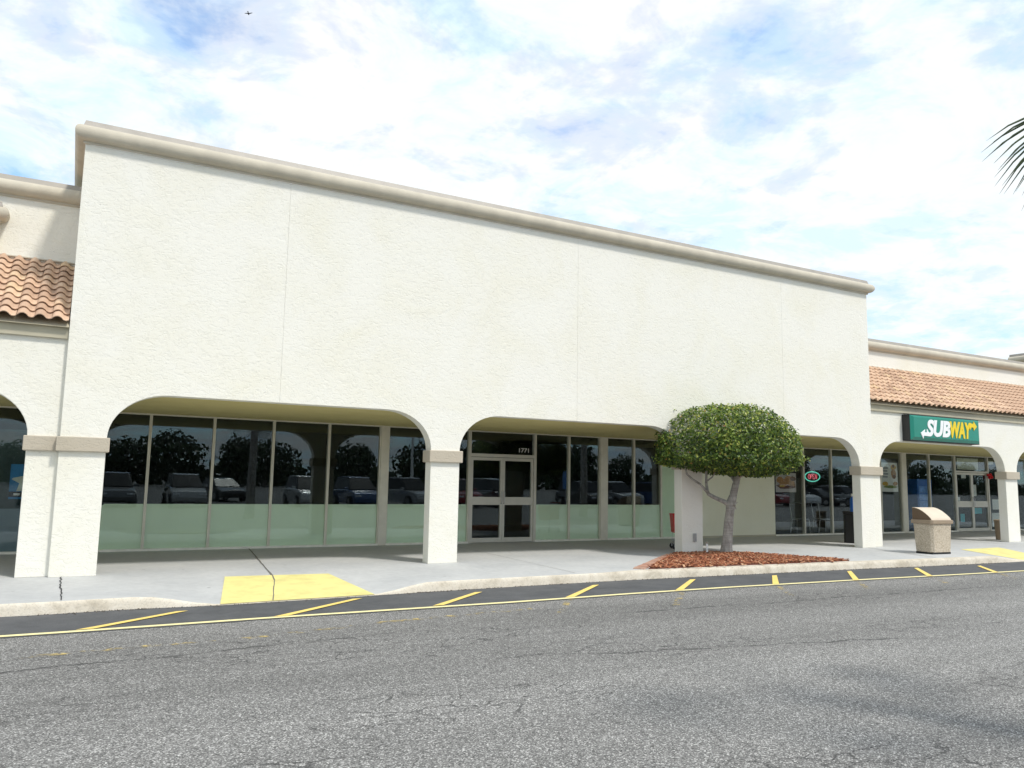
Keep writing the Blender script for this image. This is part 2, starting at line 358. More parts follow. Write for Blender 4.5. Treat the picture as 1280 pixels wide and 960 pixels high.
def text_part(name, body, mat, parent, x0, x1, z0, z1, y, depth=.01, offset=0.0, shear=0.0):
    """lettering stretched into the box x0..x1, z0..z1 on a plane of constant y facing -Y (coordinates local to parent)"""
    me = text_mesh(body, 1.0, .5, offset, shear)
    xs = [v.co.x for v in me.vertices]; ys = [v.co.y for v in me.vertices]
    a, b, c, d = min(xs), max(xs), min(ys), max(ys)
    for v in me.vertices:
        X, Y, Z = v.co
        v.co = (x0+(X-a)/(b-a)*(x1-x0), y-(Z+.5)*depth, z0+(Y-c)/(d-c)*(z1-z0))
    me.materials.clear(); me.materials.append(mat); me.name = name
    return link(bpy.data.objects.new(name, me), parent)
def smooth01(t): t = max(0, min(1, t)); return t*t*(3-2*t)
def lerp(pts, x):
    if x <= pts[0][0]: return pts[0][1]
    for (a, b), (c, d) in zip(pts, pts[1:]):
        if x <= c: return b+(d-b)*(x-a)/(c-a)
    return pts[-1][1]

# ------------------------------------------------------------------ ground, road, sidewalk
ROADZ = -.14
def road_z(y): return ROADZ+lerp([(-60, .55), (-17, 0)], y)
ys = [-900, -60, -45, -30, -17, -12, -6, 0, 900]; xs = [-900, -60, 0, 60, 900]
g = MB(); g.add([(x, y, road_z(y)) for y in ys for x in xs], [(j*5+i, j*5+i+1, j*5+i+6, j*5+i+5) for j in range(8) for i in range(4)])
road = g.build('road', MT['asphalt'], kind='structure')
CURB = [(-14, -2.6), (0, -2.6), (.8, -2.55), (1.8, -2.66), (3.9, -2.54), (4.8, -2.46), (7, -2.39), (8.6, -2.37), (10.9, -2.45), (14.3, -2.57), (17, -2.74), (19.8, -2.83), (40, -2.9)]
def yc(x): return lerp(CURB, x)
LINE = [(-14, -3.97), (0, -3.93), (2.2, -3.86), (5.4, -3.87), (7.5, -3.80), (9.6, -3.79), (12.6, -3.89), (15.1, -4.01), (17.4, -4.10), (25, -4.3), (40, -4.5)]
def yl(x): return lerp(LINE, x)
def walk_z(x, y):
    z = 0
    for a, b, fl, fr, top in ((1.8, 3.9, .95, .95, -.80), (19.9, 21.2, 1.3, 1.2, -1.15)):
        fx = min(smooth01((x-(a-fl))/fl), smooth01(((b+fr)-x)/fr)); fy = max(0, min(1, (top-y)/(top-yc(x))))
        z = min(z, -.127*fx*fy)
    return z
XS = [-14+.25*i for i in range(int(52/.25)+1)]
def curb_w(x): return .03+.17*smooth01((x-7.8)/1.2)
T = [0, .06, .12, .2, .3, .4, .5, .6, .7, .8, 1]
g = MB(); vs = []; wgrid = []
for x in XS:
    y0 = yc(x)+curb_w(x)+.004
    for t in T:
        y = y0+(4.4-y0)*t; vs.append((x, y, walk_z(x, y)))
n = len(T)
g.add(vs, [(i*n+j, (i+1)*n+j, (i+1)*n+j+1, i*n+j+1) for i in range(len(XS)-1) for j in range(n-1)])
sidewalk = g.build('sidewalk', MT['walk'], kind='structure', smooth=True)
g = MB(); vs = []
for x in XS:
    y = yc(x); w = curb_w(x); jit = .012*mnoise.noise(Vector((x*2.1, 0, 0)))
    zf = walk_z(x, y); zb = walk_z(x, y+w)
    hz = max(.02, zf-ROADZ)
    vs += [(x, y-.03-.02*hz+jit, ROADZ-.05), (x, y-.012+jit, ROADZ+hz*.6), (x, y+jit+.002, zf-.012), (x, y+.014+jit, zf), (x, y+w, zb+.002), (x, y+w+.003, zb-.1)]
g.add(vs, [(i*6+j, (i+1)*6+j, (i+1)*6+j+1, i*6+j+1) for i in range(len(XS)-1) for j in range(5)])
curb = g.build('curb', MT['curb'], kind='structure', smooth=True)
# joints across the kerb
def kerb_joint(x):
    b = MB(); w = curb_w(x)
    b.add([(x-.007, yc(x)-.034, ROADZ), (x+.007, yc(x)-.034, ROADZ), (x+.007, yc(x)+.008, .003), (x-.007, yc(x)+.008, .003), (x-.007, yc(x)+w, .005), (x+.007, yc(x)+w, .005)], [(0, 1, 2, 3), (3, 2, 5, 4)])
    return b.build('curb_joint', MT['fascia'], curb)
for x in (-3.0, 9.05, 9.45, 10.9, 14.35, 17.2): kerb_joint(x)
# smooth sealed strip between the kerb and the yellow line
g = MB(); vs = []
for x in XS:
    e = .04*mnoise.noise(Vector((x*1.7, 3, 0)))+.02*mnoise.noise(Vector((x*6, 3, 0)))
    vs += [(x, yl(x)-.09+e, ROADZ+.004), (x, yc(x)-.005, ROADZ+.004)]
g.add(vs, [(2*i, 2*i+2, 2*i+3, 2*i+1) for i in range(len(XS)-1)])
strip = g.build('asphalt_strip', MT['sealed'], road)
g = MB(); vs = []
for x in XS: vs += [(x, yl(x)-.05, ROADZ+.009), (x, yl(x)+.05, ROADZ+.009)]
g.add(vs, [(2*i, 2*i+2, 2*i+3, 2*i+1) for i in range(len(XS)-1)])
g.build('painted_line', MT['line'], road)
def stripe(name, a, b, w, mat, z):
    a = Vector((*a, 0)); b = Vector((*b, 0)); d = (b-a).normalized(); p = Vector((-d.y, d.x, 0))*w/2; q = Vector((1, 0, 0))*w/2/max(.3, abs(d.y))
    m = MB(); m.add([(*(a-q).xy, z), (*(a+q).xy, z), (*(b+p*0+q*.8).xy, z), (*(b-q*.8).xy, z)], [(0, 1, 2, 3)]); return m.build(name, mat, road)
TICKS = [((.24, -3.86), (1.31, -3.0)), ((2.3, -3.83), (3.58, -2.80)), ((4.36, -3.78), (5.43, -2.83)), ((6.42, -3.79), (7.58, -2.78)), ((8.44, -3.80), (9.64, -2.77)),
         ((10.53, -3.82), (11.55, -2.84)), ((12.43, -3.92), (13.62, -2.83)), ((14.4, -4.02), (15.58, -2.92)), ((16.42, -4.09), (17.45, -3.12)), ((18.4, -4.15), (19.5, -3.2)), ((20.4, -4.2), (21.5, -3.3)), ((-1.8, -3.92), (-.75, -3.05)), ((-3.9, -3.92), (-2.8, -3.05))]
for a, b in TICKS: stripe('painted_stripe', a, b, .105, MT['tick'], ROADZ+.013)
for a, b in (((1.6, -5.0), (2.9, -4.75)), ((-.6, -5.1), (1.4, -4.95)), ((3.2, -4.65), (5.4, -4.45)), ((7.4, -4.95), (8.35, -3.98)), ((9.7, -4.9), (10.4, -4.0)), ((11.6, -4.8), (12.3, -4.05)), ((13.7, -4.8), (14.3, -4.15)), ((15.7, -4.9), (16.3, -4.25)), ((5.6, -4.85), (6.3, -3.95))):
    if abs(a[1]-b[1]) > .4: stripe('worn_stripe', a, b, .10, MT['ghost'], ROADZ+.005)
    else:
        m = MB(); m.add([(a[0], a[1]-.05, ROADZ+.005), (b[0], b[1]-.05, ROADZ+.005), (b[0], b[1]+.05, ROADZ+.005), (a[0], a[1]+.05, ROADZ+.005)], [(0, 1, 2, 3)]); m.build('worn_stripe', MT['ghost'], road)
grit = MB(); rg = random.Random(5); ga = []
for k in range(2600):
    x = rg.uniform(-3, 24); y = yc(x)-.03-abs(rg.gauss(0, .05)); sz = rg.uniform(.004, .016)
    if mnoise.noise(Vector((x*.9, 5, 0))) < rg.uniform(-.5, .3): continue
    a = rg.uniform(0, 6.28); z = ROADZ+.006
    grit.add([(x+sz*math.cos(a), y+sz*math.sin(a), z), (x+sz*math.cos(a+2.2), y+sz*math.sin(a+2.2), z), (x+sz*math.cos(a+4.1), y+sz*math.sin(a+4.1), z), (x, y, z+sz*.7)], [(0, 1, 3), (1, 2, 3), (2, 0, 3)]); ga += [rg.random()]*3
grit.a = ga; MT['grit'] = plain('gutter_grit', (.10, .085, .07), .9, var=.5, vscale=9)
grit.build('grit', MT['grit'], road, kind='stuff')
def pad(c00, c10, c11, c01):
    m = MB(); k = 14; vs = []
    for j in range(k+1):
        for i in range(k+1):
            u, v = i/k, j/k
            p = Vector(c00)*(1-u)*(1-v)+Vector(c10)*u*(1-v)+Vector(c11)*u*v+Vector(c01)*(1-u)*v
            vs.append((p.x, p.y, walk_z(p.x, p.y)+.005))
    m.add(vs, [(j*(k+1)+i, j*(k+1)+i+1, (j+1)*(k+1)+i+1, (j+1)*(k+1)+i) for j in range(k) for i in range(k)])
    return m.build('painted_ramp', MT['pad'], sidewalk)
pad((1.80, -2.655), (3.92, -2.535), (3.72, -.87), (2.15, -.77))
pad((19.85, -2.80), (21.0, -2.84), (21.7, -1.1), (19.95, -1.17))
def joint(pts, w=.014, mat=None):
    m = MB(); vs = []
    for i, (x, y) in enumerate(pts):
        w2 = w*(.7+.6*random.random())
        vs += [(x-w2, y, walk_z(x, y)+.0075), (x+w2, y, walk_z(x, y)+.0075)]
    m.add(vs, [(2*i, 2*i+1, 2*i+3, 2*i+2) for i in range(len(pts)-1)])
    m.build('pavement_joint', mat or MT['dark'], sidewalk)
def jl(a, b, n=14, wob=.01): return [(a[0]+(b[0]-a[0])*i/n+random.uniform(-wob, wob), a[1]+(b[1]-a[1])*i/n) for i in range(n+1)]
MT['jointc'] = plain('dirty_joint', (.16, .15, .135), .9, var=.3, vscale=9)
joint(jl((3.42, 4.1), (2.80, -1.2), 14, .006), .011, MT['jointc']); joint(jl((2.80, -1.2), (2.48, -2.6), 8, .006), .007, MT['jointc'])
joint(jl((-.03, -.02), (.0, -2.5), 16, .015), .0075)
joint(jl((17.9, -.02), (16.9, -2.5), 8, .008), .012, MT['jointc'])
joint(jl((8.0, 4.1), (7.55, -2.2), 8, .004), .004, MT['jointc']); joint(jl((23.6, 4.1), (23.2, -2.5), 8, .006), .01, MT['jointc'])

# ------------------------------------------------------------------ building shells
WY = 4.2          # storefront glass line
CEIL = 2.77
COLS = [(-.195, .43), (5.80, 6.385), (11.80, 12.40), (17.73, 18.24)]
def arch_pts(xl, xr, zs, zt, rx, n=12):
    L = [(xl+rx-rx*math.cos(math.pi/2*i/n), zs+(zt-zs)*math.sin(math.pi/2*i/n)) for i in range(n+1)]
    Rr = [(xr-rx+rx*math.sin(math.pi/2*i/n), zt-(zt-zs)*(1-math.cos(math.pi/2*i/n))) for i in range(n+1)]
    return L, Rr
BEAD = [(0, 0), (.03, 0), (.03, .035)]+[(.03+.125*math.sin(math.pi*i/12), .16-.125*math.cos(math.pi*i/12)) for i in range(13)]+[(0, .285)]
def cornice(parent, path, z, s=1.0):
    c = MB().sweep(path, [(o*s, z+h*s) for o, h in BEAD]).build('cornice', MT['trim'], parent, world=True, smooth=True)
    MB().sweep(path, [(-.05, z+.287*s), (.045*s, z+.287*s), (.02*s, z+.375*s), (-.05, z+.375*s)]).build('flashing', MT['flash'], c, world=True)
    return c
def cap(parent, xl, xr, y0, y1):
    b = MB().box(xl-.045, xr+.045, y0-.06, y1+.04, 1.845, 2.065)
    return b.build('column_cap', MT['cap'], parent, world=True, bevel=.012)
def grp(a, b): return None

main = thing('retail_building', 'tall cream stucco vacant storefront block with three wide arches and dark windows', 'building', (9.0, 0, 0))
TOPZ = 6.64
SPL = [-.195, 2.995, 9.027, 15.03, 18.24]
for i in range(4):
    a, b = SPL[i], SPL[i+1]
    xl, xr = COLS[i]; pts = []
    gap = .002
    A = a+(gap if i else 0); B = b-(gap if i < 3 else 0)
    if i == 0: pts = [(a, 0), (xr, 0)]
    else:
        L, Rr = arch_pts(COLS[i-1][1], xl, 2.06, CEIL, .85)
        pts = [(A, CEIL)]+Rr+[(xl, 0), (xr, 0)] if i < 3 else [(A, CEIL)]+Rr+[(xl, 0), (b, 0)]
    if i < 3:
        L, Rr = arch_pts(xr, COLS[i+1][0], 2.06, CEIL, .85)
        pts += L+[(B, CEIL), (B, TOPZ)]
    else: pts += [(b, TOPZ)]
    pts += [(A, TOPZ)]
    MB().prism(pts, 'y', 0, .25).build('wall_panel', MT['stucco'], main, world=True, bevel=.006)
for x in SPL[1:4]: MB().box(x-.0018, x+.0018, .003, .23, CEIL+.004, TOPZ-.01).build('control_joint', MT['stucco'], main, world=True)
for i, (a, b) in enumerate(COLS): cap(main, a, b, 0, .25)
MB().box(-.19, -.0, .255, 14, CEIL+.01, TOPZ).build('side_wall', MT['stucco'], main, world=True)
MB().box(18.05, 18.235, .255, 14, CEIL+.01, TOPZ).build('side_wall', MT['stucco'], main, world=True)
MB().box(.003, 18.045, .255, 14, TOPZ-.25, TOPZ-.05).build('roof', MT['flash'], main, world=True)
cornice(main, [(-.195, 14), (-.195, 0), (18.24, 0), (18.24, 14)], TOPZ)
def ceiling(parent, a, b):
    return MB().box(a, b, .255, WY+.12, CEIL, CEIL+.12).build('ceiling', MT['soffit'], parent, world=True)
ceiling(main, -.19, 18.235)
# olive-tan reveals lining the arches are the wall's own thickness; tinted rooms behind the glass
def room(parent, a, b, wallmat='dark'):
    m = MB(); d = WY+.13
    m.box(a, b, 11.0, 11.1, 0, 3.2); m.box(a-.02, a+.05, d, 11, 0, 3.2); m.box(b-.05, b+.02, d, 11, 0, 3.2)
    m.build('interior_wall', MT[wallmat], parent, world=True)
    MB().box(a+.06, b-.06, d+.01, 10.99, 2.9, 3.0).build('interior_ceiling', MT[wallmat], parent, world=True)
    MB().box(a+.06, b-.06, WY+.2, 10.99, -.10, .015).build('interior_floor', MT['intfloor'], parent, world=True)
def window(parent, a, b, z0=0.0, z1=CEIL, film=None, gl='glass', frame='frame', fw_=.026, filmmat='film', torn=False):
    y0, y1 = WY-.045, WY+.055; a += .001; b -= .001
    m = MB(); m.box(a, a+fw_, y0, y1, z0+.045, z1-.03); m.box(b-fw_, b, y0, y1, z0+.045, z1-.03)
    m.box(a, b, y0, y1, z1-.03, z1-.001)
    w = m.build('window', MT[frame], parent, world=True)
    MB().box(a, b, y0-.03, y1, z0, z0+.044).build('sill', MT['sill'], w, world=True)
    MB().box(a+fw_-.004, b-fw_+.004, WY, WY+.008, z0+.041, z1-.026).build('pane', MT[gl], w, world=True)
    if film:
        if torn: m = MB().prism([(a+fw_, z0+.04), (b-fw_, z0+.04), (b-fw_, film), (a+.52, film), (a+.42, film-.06), (a+.33, film-.005), (a+fw_, film-.005)], 'y', WY+.013, WY+.016)
        else: m = MB().box(a+fw_, b-fw_, WY+.013, WY+.016, z0+.04, film)
        m.build('window_film', MT[filmmat], w, world=True)
    return w
def post(parent, a, b, mat='frame'): return MB().box(a+.002, b-.002, WY-.06, WY+.08, 0, CEIL-.001).build('mullion_post', MT[mat], parent, world=True, bevel=.006)
E1 = [.1, 1.348, 2.59, 3.83, 5.07, 6.295]
for a, b in zip(E1, E1[1:]): window(main, a, b, film=.935, torn=(a == .1))
post(main, 6.295, 6.48)
window(main, 6.48, 7.56, film=.94); window(main, 7.56, 8.60, film=.94)
# double door
def doors(parent, x0, x1, ztop, zt2, m0, m1, paper=False, gl='glass'):
    fr = MB(); y0, y1 = WY-.05, WY+.05
    fr.box(x0, x0+.05, y0, y1, 0, CEIL-.001); fr.box(x1-.05, x1, y0, y1, 0, CEIL-.001)
    fr.box(x0+.05, x1-.05, y0, y1, ztop+.01, zt2); fr.box(x0+.05, x1-.05, y0, y1, CEIL-.03, CEIL-.001)
    f = fr.build('door_frame', MT['doorframe'], parent, world=True)
    MB().box(x0+.046, x1-.046, WY, WY+.008, zt2-.003, CEIL-.026).build('transom_pane', MT[gl], f, world=True)
    xm = (x0+x1)/2
    for a, b, s in ((x0+.055, xm-.003, 1), (xm+.003, x1-.055, -1)):
        d = MB(); yy0, yy1 = WY-.03, WY+.03
        d.box(a, a+.062, yy0, yy1, .01, ztop); d.box(b-.062, b, yy0, yy1, .01, ztop)
        for z0, z1 in ((.01, .12), (m0, m1), (ztop-.075, ztop)): d.box(a+.062, b-.062, yy0, yy1, z0, z1)
        l = d.build('door_leaf', MT['doorframe'], parent, world=True)
        for z0, z1 in ((.116, m0+.004), (m1-.004, ztop-.071)): MB().box(a+.058, b-.058, WY, WY+.008, z0, z1).build('pane', MT[gl], l, world=True)
        hx = b-.035 if s > 0 else a+.035
        MB().tube([(hx, yy0, m0+.03), (hx, yy0-.05, m0+.05), (hx, yy0-.05, m1+.12), (hx, yy0, m1+.14)], .011, 6).build('handle', MT['steel'], l, world=True)
    return f
doors(main, 8.602, 10.505, 2.11, 2.20, .93, 1.125)
np_ = text_part('address_number', '1771', MT['white'], main, 10.03-9, 10.32-9, 2.265, 2.375, WY-.002, .004, .01)
window(main, 10.507, 11.55, film=.94); window(main, 11.55, 12.55, film=.94); post(main, 12.55, 12.77)
window(main, 12.77, 13.70, film=.94); window(main, 13.70, 14.655, film=.94); window(main, 14.655, 15.60, film=2.735)
MB().box(15.602, 19.078, WY-.08, WY+.12, .0, CEIL-.001).build('arcade_wall', MT['stucco_shade'], main, world=True)
MB().box(15.602, 19.078, WY-.095, WY-.082, .001, .05).build('base_strip', MT['fascia'], main, world=True)
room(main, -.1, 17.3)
sub_edges = [19.08, 20.44, 21.735, 23.0, 24.2, 25.30]

# ------------------------------------------------------------------ wings
def tile_mesh():
    m = MB(); w, L, t = .226, .31, .013; k = 13; top = []
    def prof(u): # u 0..1 across: barrel then pan
        u = u % 1.0
        return .052*math.sin(math.pi*u/.66)**.75 if u < .66 else -.014*math.sin(math.pi*(u-.66)/.34)
    us = [i/(k-1)*.998 for i in range(k)]
    vs = []
    for y, dz in ((0, .040), (L, .0)):
        for q in (0, -t):
            vs += [(u*w, y, prof(u)+dz+q) for u in us]
    fs = []
    for i in range(k-1):
        fs += [(i, i+1, 2*k+i+1, 2*k+i), (k+i, 3*k+i, 3*k+i+1, k+i+1), (i, k+i, k+i+1, i+1)]
    fs += [(0, 2*k, 3*k, k), (k-1, 2*k-1, 4*k-1, 3*k-1)]
    m.add(vs, fs); return m.mesh('tile', MT['tile'], smooth=True)
TILE = tile_mesh(); TILE.set_sharp_from_angle(angle=R(50))
EX = .2275
def tiled_roof(parent, xa, xb, left_first, rows=10):
    y0, z0, y1, z1 = -.06, 3.76, 1.80, 5.06
    sl = math.atan2(z1-z0, y1-y0)
    deck = MB().prism([(y0+.03, z0-.045), (y1, z1-.06), (y1, z0-.045)], 'x', xa, xb)
    rf = deck.build('roof', MT['fascia'], parent, world=True)
    pw = wl(rf); nx = int((xb-xa)/.226); cnt = 0; rest = MB()
    order = sorted([(i if left_first else nx-1-i, j, i) for i in range(nx) for j in range(rows)])
    rot = Matrix.Rotation(sl, 4, 'X')
    for o_, j, i in order:
        s = j*EX
        loc = Vector((xa+(0 if left_first else (xb-xa)-nx*.226-.012)+i*.226+random.uniform(-.004, .004)+.006, y0+s*math.cos(sl), z0+s*math.sin(sl)+.028+random.uniform(-.003, .003)))
        mt = Matrix.Translation(loc-pw) @ Matrix.Rotation(random.uniform(-.012, .012), 4, 'Z') @ rot
        if cnt < 295:
            t = bpy.data.objects.new('roof_tile', TILE); link(t, rf); t.matrix_local = mt; cnt += 1
        else:
            rest.add([mt @ v.co for v in TILE.vertices], [tuple(p.vertices) for p in TILE.polygons])
    if rest.v:
        o = rest.build('tile_field', MT['tile'], rf, smooth=True); o['kind'] = 'stuff'
    # ragged dark gap under the head flashing
    MB().box(xa, xb, 1.755, 1.80, 5.115, 5.135).build('head_flashing', MT['trim'], rf, world=True)
    return rf
def wing(w, xa, xb, arches, colz, corn):
    for i, (cl, cr) in enumerate(colz): cap(w, cl, cr, .1, .35)
    xs = sorted(colz); pts = []
    # one arcade wall with its arches cut out, from left to right along the foot
    seq = sorted([('c',)+c for c in colz], key=lambda q: q[1])
    poly = []
    x = xa
    for k, (_, cl, cr) in enumerate(seq):
        if k == 0:
            if cl > xa+.01:
                L, Rr = arch_pts(cl-5.3, cl, 2.06, CEIL, .85); poly += [(xa, CEIL)]+Rr
            poly += [(cl, 0), (cr, 0)]
        else:
            L, Rr = arch_pts(seq[k-1][2], cl, 2.06, CEIL, .85)
            poly += L+Rr+[(cl, 0), (cr, 0)]
    if seq[-1][2] < xb-.01:
        L, Rr = arch_pts(seq[-1][2], seq[-1][2]+5.3, 2.06, CEIL, .85); poly += L+[(xb, CEIL)]
    poly += [(xb, 3.70), (xa, 3.70)]
    MB().prism(poly, 'y', .1, .35).build('wall', MT['stucco'], w, world=True, bevel=.01)
    MB().box(xa, xb, .045, .098, 3.545, 3.715).build('fascia', MT['fascia'], w, world=True, bevel=.006)
    MB().box(max(xa, -99) if xb < 0 else 18.245, xb if xb > 0 else -.2, .012, .098, 3.717, 3.745).build('eave_board', MT['fascia'], w, world=True)
    MB().box(xa, xb, 1.80, 2.0, 3.8, corn).build('upper_wall', MT['stucco'], w, world=True)
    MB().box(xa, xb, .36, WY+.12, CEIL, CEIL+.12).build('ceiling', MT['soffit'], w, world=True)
    cornice(w, [(xa, 1.80), (xb, 1.80)], corn)
wl_ = thing('arcade_wing', 'lower cream arcade wing left of the tall block with clay tile roof', 'building', (-6, 0, 0))
wing(wl_, -13.5, -.15, None, [(-.62, -.15), (-6.9, -6.32)], 6.14)
tiled_roof(wl_, -13.5, -.205, False)
wr_ = thing('arcade_wing', 'lower cream arcade wing right of the tall block with sandwich shop', 'building', (25, 0, 0))
wing(wr_, 18.19, 36.0, None, [(18.19, 18.65), (24.36, 24.97), (30.6, 31.2)], 5.60)
tiled_roof(wr_, 18.25, 36.0, True)
# neighbouring raised piers on the parapets
def pier(parent, xa, xb, ztop, y0):
    p = MB().box(xa, xb, y0, 2.6, 5.09, ztop).build('parapet_pier', MT['stucco'], parent, world=True)
    c = MB().sweep([(xa, 2.6), (xa, y0), (xb, y0), (xb, 2.6)], [(o*.9, ztop+h*.9-.001) for o, h in BEAD]).build('pier_cornice', MT['trim'], p, world=True, smooth=True)
    MB().sweep([(xa, 2.6), (xa, y0), (xb, y0), (xb, 2.6)], [(-.05, ztop+.26), (.04, ztop+.26), (.02, ztop+.34), (-.05, ztop+.34)]).build('pier_flashing', MT['flash'], p, world=True)
pier(wr_, 29.5, 33, 6.06, 1.62); pier(wl_, -6.5, -1.37, 5.64, 1.66)

# left wing windows
for a, b in ((-5.6, -4.36), (-4.36, -3.12), (-3.12, -1.88), (-1.88, -.64), (-.64, .095)):
    window(wl_, a, b, film=.84, gl='clear', filmmat='filmblue')
MT['teal'] = plain('dull_teal_blind', (.05, .085, .085), .7, var=.2, vscale=1.2)
MB().box(-5.6, .05, WY+.35, WY+.38, .02, 2.35).build('window_blind', MT['teal'], wl_, world=True)
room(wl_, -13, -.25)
# right wing storefront
for a, b in zip(sub_edges[:3], sub_edges[1:4]): window(main if b < 18 else wr_, a, b, gl='clear')
window(wr_, 23.0, 24.2, gl='clear'); window(wr_, 24.2, 25.30, gl='clear'); post(wr_, 25.30, 25.55)
window(wr_, 25.55, 26.87, gl='clear'); window(wr_, 26.87, 28.36, gl='clear')
doors(wr_, 28.362, 30.43, 2.14, 2.21, .88, 1.10, gl='clear')
for a, b in ((30.432, 31.7), (31.7, 33.0), (33.0, 34.4)): window(wr_, a, b, gl='clear')
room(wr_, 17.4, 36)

# ------------------------------------------------------------------ shop sign
MT['signgreen'] = plain('green_sign_face', (.012, .23, .17), .35, var=.06, vscale=1)
MT['signbev'] = plain('dark_green_sign_edge', (.008, .12, .09), .35, var=.06, vscale=1)
MT['signw'] = plain('white_lettering', (.85, .86, .88), .4, var=.02)
MT['signy'] = plain('yellow_lettering', (.82, .60, .01), .4, var=.03)
MT['signb'] = plain('black_sign_cabinet', (.015, .016, .017), .5)
sg = thing('shop_sign', 'green box sign with white and yellow SUBWAY lettering above the right arch', 'sign', (21.2, .095, 2.80))
SW, SH, SD = 3.14/2, .71, .22
MB().box(-SW, SW, -SD, 0, 0, SH).build('cabinet', MT['signb'], sg, bevel=.008)
f = MB(); a, b = SW-.02, SW-.11; z0, z1, z2, z3 = .02, .10, SH-.07, SH-.02
f.add([(-a, -SD-.003, z0), (a, -SD-.003, z0), (a, -SD-.003, z3), (-a, -SD-.003, z3), (-b, -SD-.06, z1), (b, -SD-.06, z1), (b, -SD-.06, z2), (-b, -SD-.06, z2)],
      [(0, 1, 5, 4), (1, 2, 6, 5), (2, 3, 7, 6), (3, 0, 4, 7), (4, 5, 6, 7), (3, 2, 1, 0)])
fc = f.build('sign_face', MT['signgreen'], sg)
yF = -SD-.061
text_part('white_letters', 'SUB', MT['signw'], fc, -.95, .12, .135, .60, yF, .012, .045, .22)
text_part('yellow_letters', 'WAY', MT['signy'], fc,   .10, 1.10, .135, .60, yF-.002, .012, .045, .18)
a1 = MB().prism([(-.86, .137), (-.84, .23), (-1.03, .245), (-1.01, .32), (-1.20, .215), (-1.10, .06), (-1.08, .145)], 'y', yF-.016, yF); a1.build('arrow', MT['signw'], fc)
a2 = MB().prism([(1.00, .47), (1.05, .585), (1.19, .575), (1.21, .645), (1.35, .50), (1.20, .385), (1.195, .465), (1.10, .48), (1.03, .40)], 'y', yF-.019, yF-.002); a2.build('arrow', MT['signy'], fc)

# ------------------------------------------------------------------ things on and behind the shop glass
ng = MT['neon_green'] = plain('green_neon', (.15, .75, .58), .5, var=0, emit=.55)
nr = MT['neon_red'] = plain('red_neon', (.9, .15, .19), .5, var=0, emit=.6)
op = thing('open_sign', 'oval neon OPEN sign with green ring and red letters behind the shop glass', 'sign', (20.93, WY+.05, 1.68))
MB().tube([(.345*math.cos(2*math.pi*k/28), 0, .17+.155*math.sin(2*math.pi*k/28)) for k in range(28)], .017, 6, closed=True).build('neon_ring', ng, op, smooth=True)
nl = MB()
for P in ([(-.15+.045*math.cos(a*.6283), 0, .17+.075*math.sin(a*.6283)) for a in range(11)], [(-.08, 0, .095), (-.075, 0, .245), (-.03, 0, .245), (-.01, 0, .21), (-.03, 0, .17), (-.077, 0, .168)],
          [(.09, 0, .245), (.03, 0, .245), (.027, 0, .17), (.08, 0, .17), (.027, 0, .169), (.025, 0, .095), (.085, 0, .095)], [(.125, 0, .095), (.13, 0, .245), (.20, 0, .095), (.205, 0, .245)]): nl.tube(P, .0095, 5)
nl.build('neon_letters', nr, op)
MB().cyl((0, .02, .17), .27, .012, 'y', 24).build('backing_plate', MT['black'], op)
def flat(parent, name, pts, y, mat): return MB().prism(pts, 'y', y-.0015, y).build(name, mat, parent)
def blob(cx, cz, rx, rz, n=14, j=.12): return [(cx+rx*math.cos(2*math.pi*k/n)*(1+random.uniform(-j, j)), cz+rz*math.sin(2*math.pi*k/n)*(1+random.uniform(-j, j))) for k in range(n)]
MT['pgrey'] = plain('pinkish_grey_print', (.50, .44, .43), .6, var=.1); MT['pbrown'] = plain('toasted_brown_print', (.42, .21, .08), .6, var=.4, vscale=18)
MT['pdark'] = plain('dark_brown_print', (.14, .05, .025), .6, var=.3, vscale=18); MT['pwhite'] = plain('white_print', (.72, .72, .70), .6, var=.04)
MT['ptext'] = plain('grey_print', (.28, .29, .31), .6, var=.2); MT['pyellow'] = plain('mustard_print', (.55, .33, .05), .6, var=.4, vscale=14); MT['pgreen'] = plain('salad_print', (.16, .20, .04), .6, var=.4, vscale=14)
MT['pblue'] = plain('blue_print', (.03, .20, .42), .6, var=.3, vscale=3); MT['pcream'] = plain('cream_print', (.55, .58, .50), .6, var=.2, vscale=5); MT['pskin'] = plain('skin_print', (.50, .32, .26), .6, var=.1); MT['ppurple'] = plain('violet_print', (.30, .22, .42), .6, var=.2)
def shade(name, c): 
    if name not in MT: MT[name] = plain(name, c, .6, var=.1)
    return MT[name]
ps = thing('poster', 'food poster with toasted brown rolls on a grey background in the window beside the tree', 'poster', (19.70, WY+.03, 1.34))
MB().box(-.45, .45, 0, .004, 0, .60).build('sheet', MT['pgrey'], ps)
for k, (cx_, cz_, rx_, rz_, m_) in enumerate(((.02, .20, .40, .10, 'pdark'), (-.26, .38, .15, .11, 'pbrown'), (-.12, .26, .20, .09, 'pbrown'), (.10, .40, .17, .10, 'pbrown'), (.24, .26, .17, .11, 'pbrown'), (.30, .42, .13, .08, 'pdark'), (-.18, .20, .13, .035, 'pyellow'), (.20, .17, .15, .04, 'pdark'))):
    flat(ps, 'print', blob(cx_, cz_, rx_, rz_, 14, .2), -.001-.0018*k, MT[m_])
ps = thing('poster', 'tall white sandwich poster with grey text in the window right of the wide column', 'poster', (24.74, WY+.03, 1.40))
MB().box(-.46, .44, 0, .004, 0, 1.0).build('sheet', MT['pwhite'], ps)
for k in range(4): flat(ps, 'print', [(-.36, .78-.1*k), (-.06-.04*(k % 2), .78-.1*k), (-.06-.04*(k % 2), .84-.1*k), (-.36, .84-.1*k)], -.002, MT['ptext'])
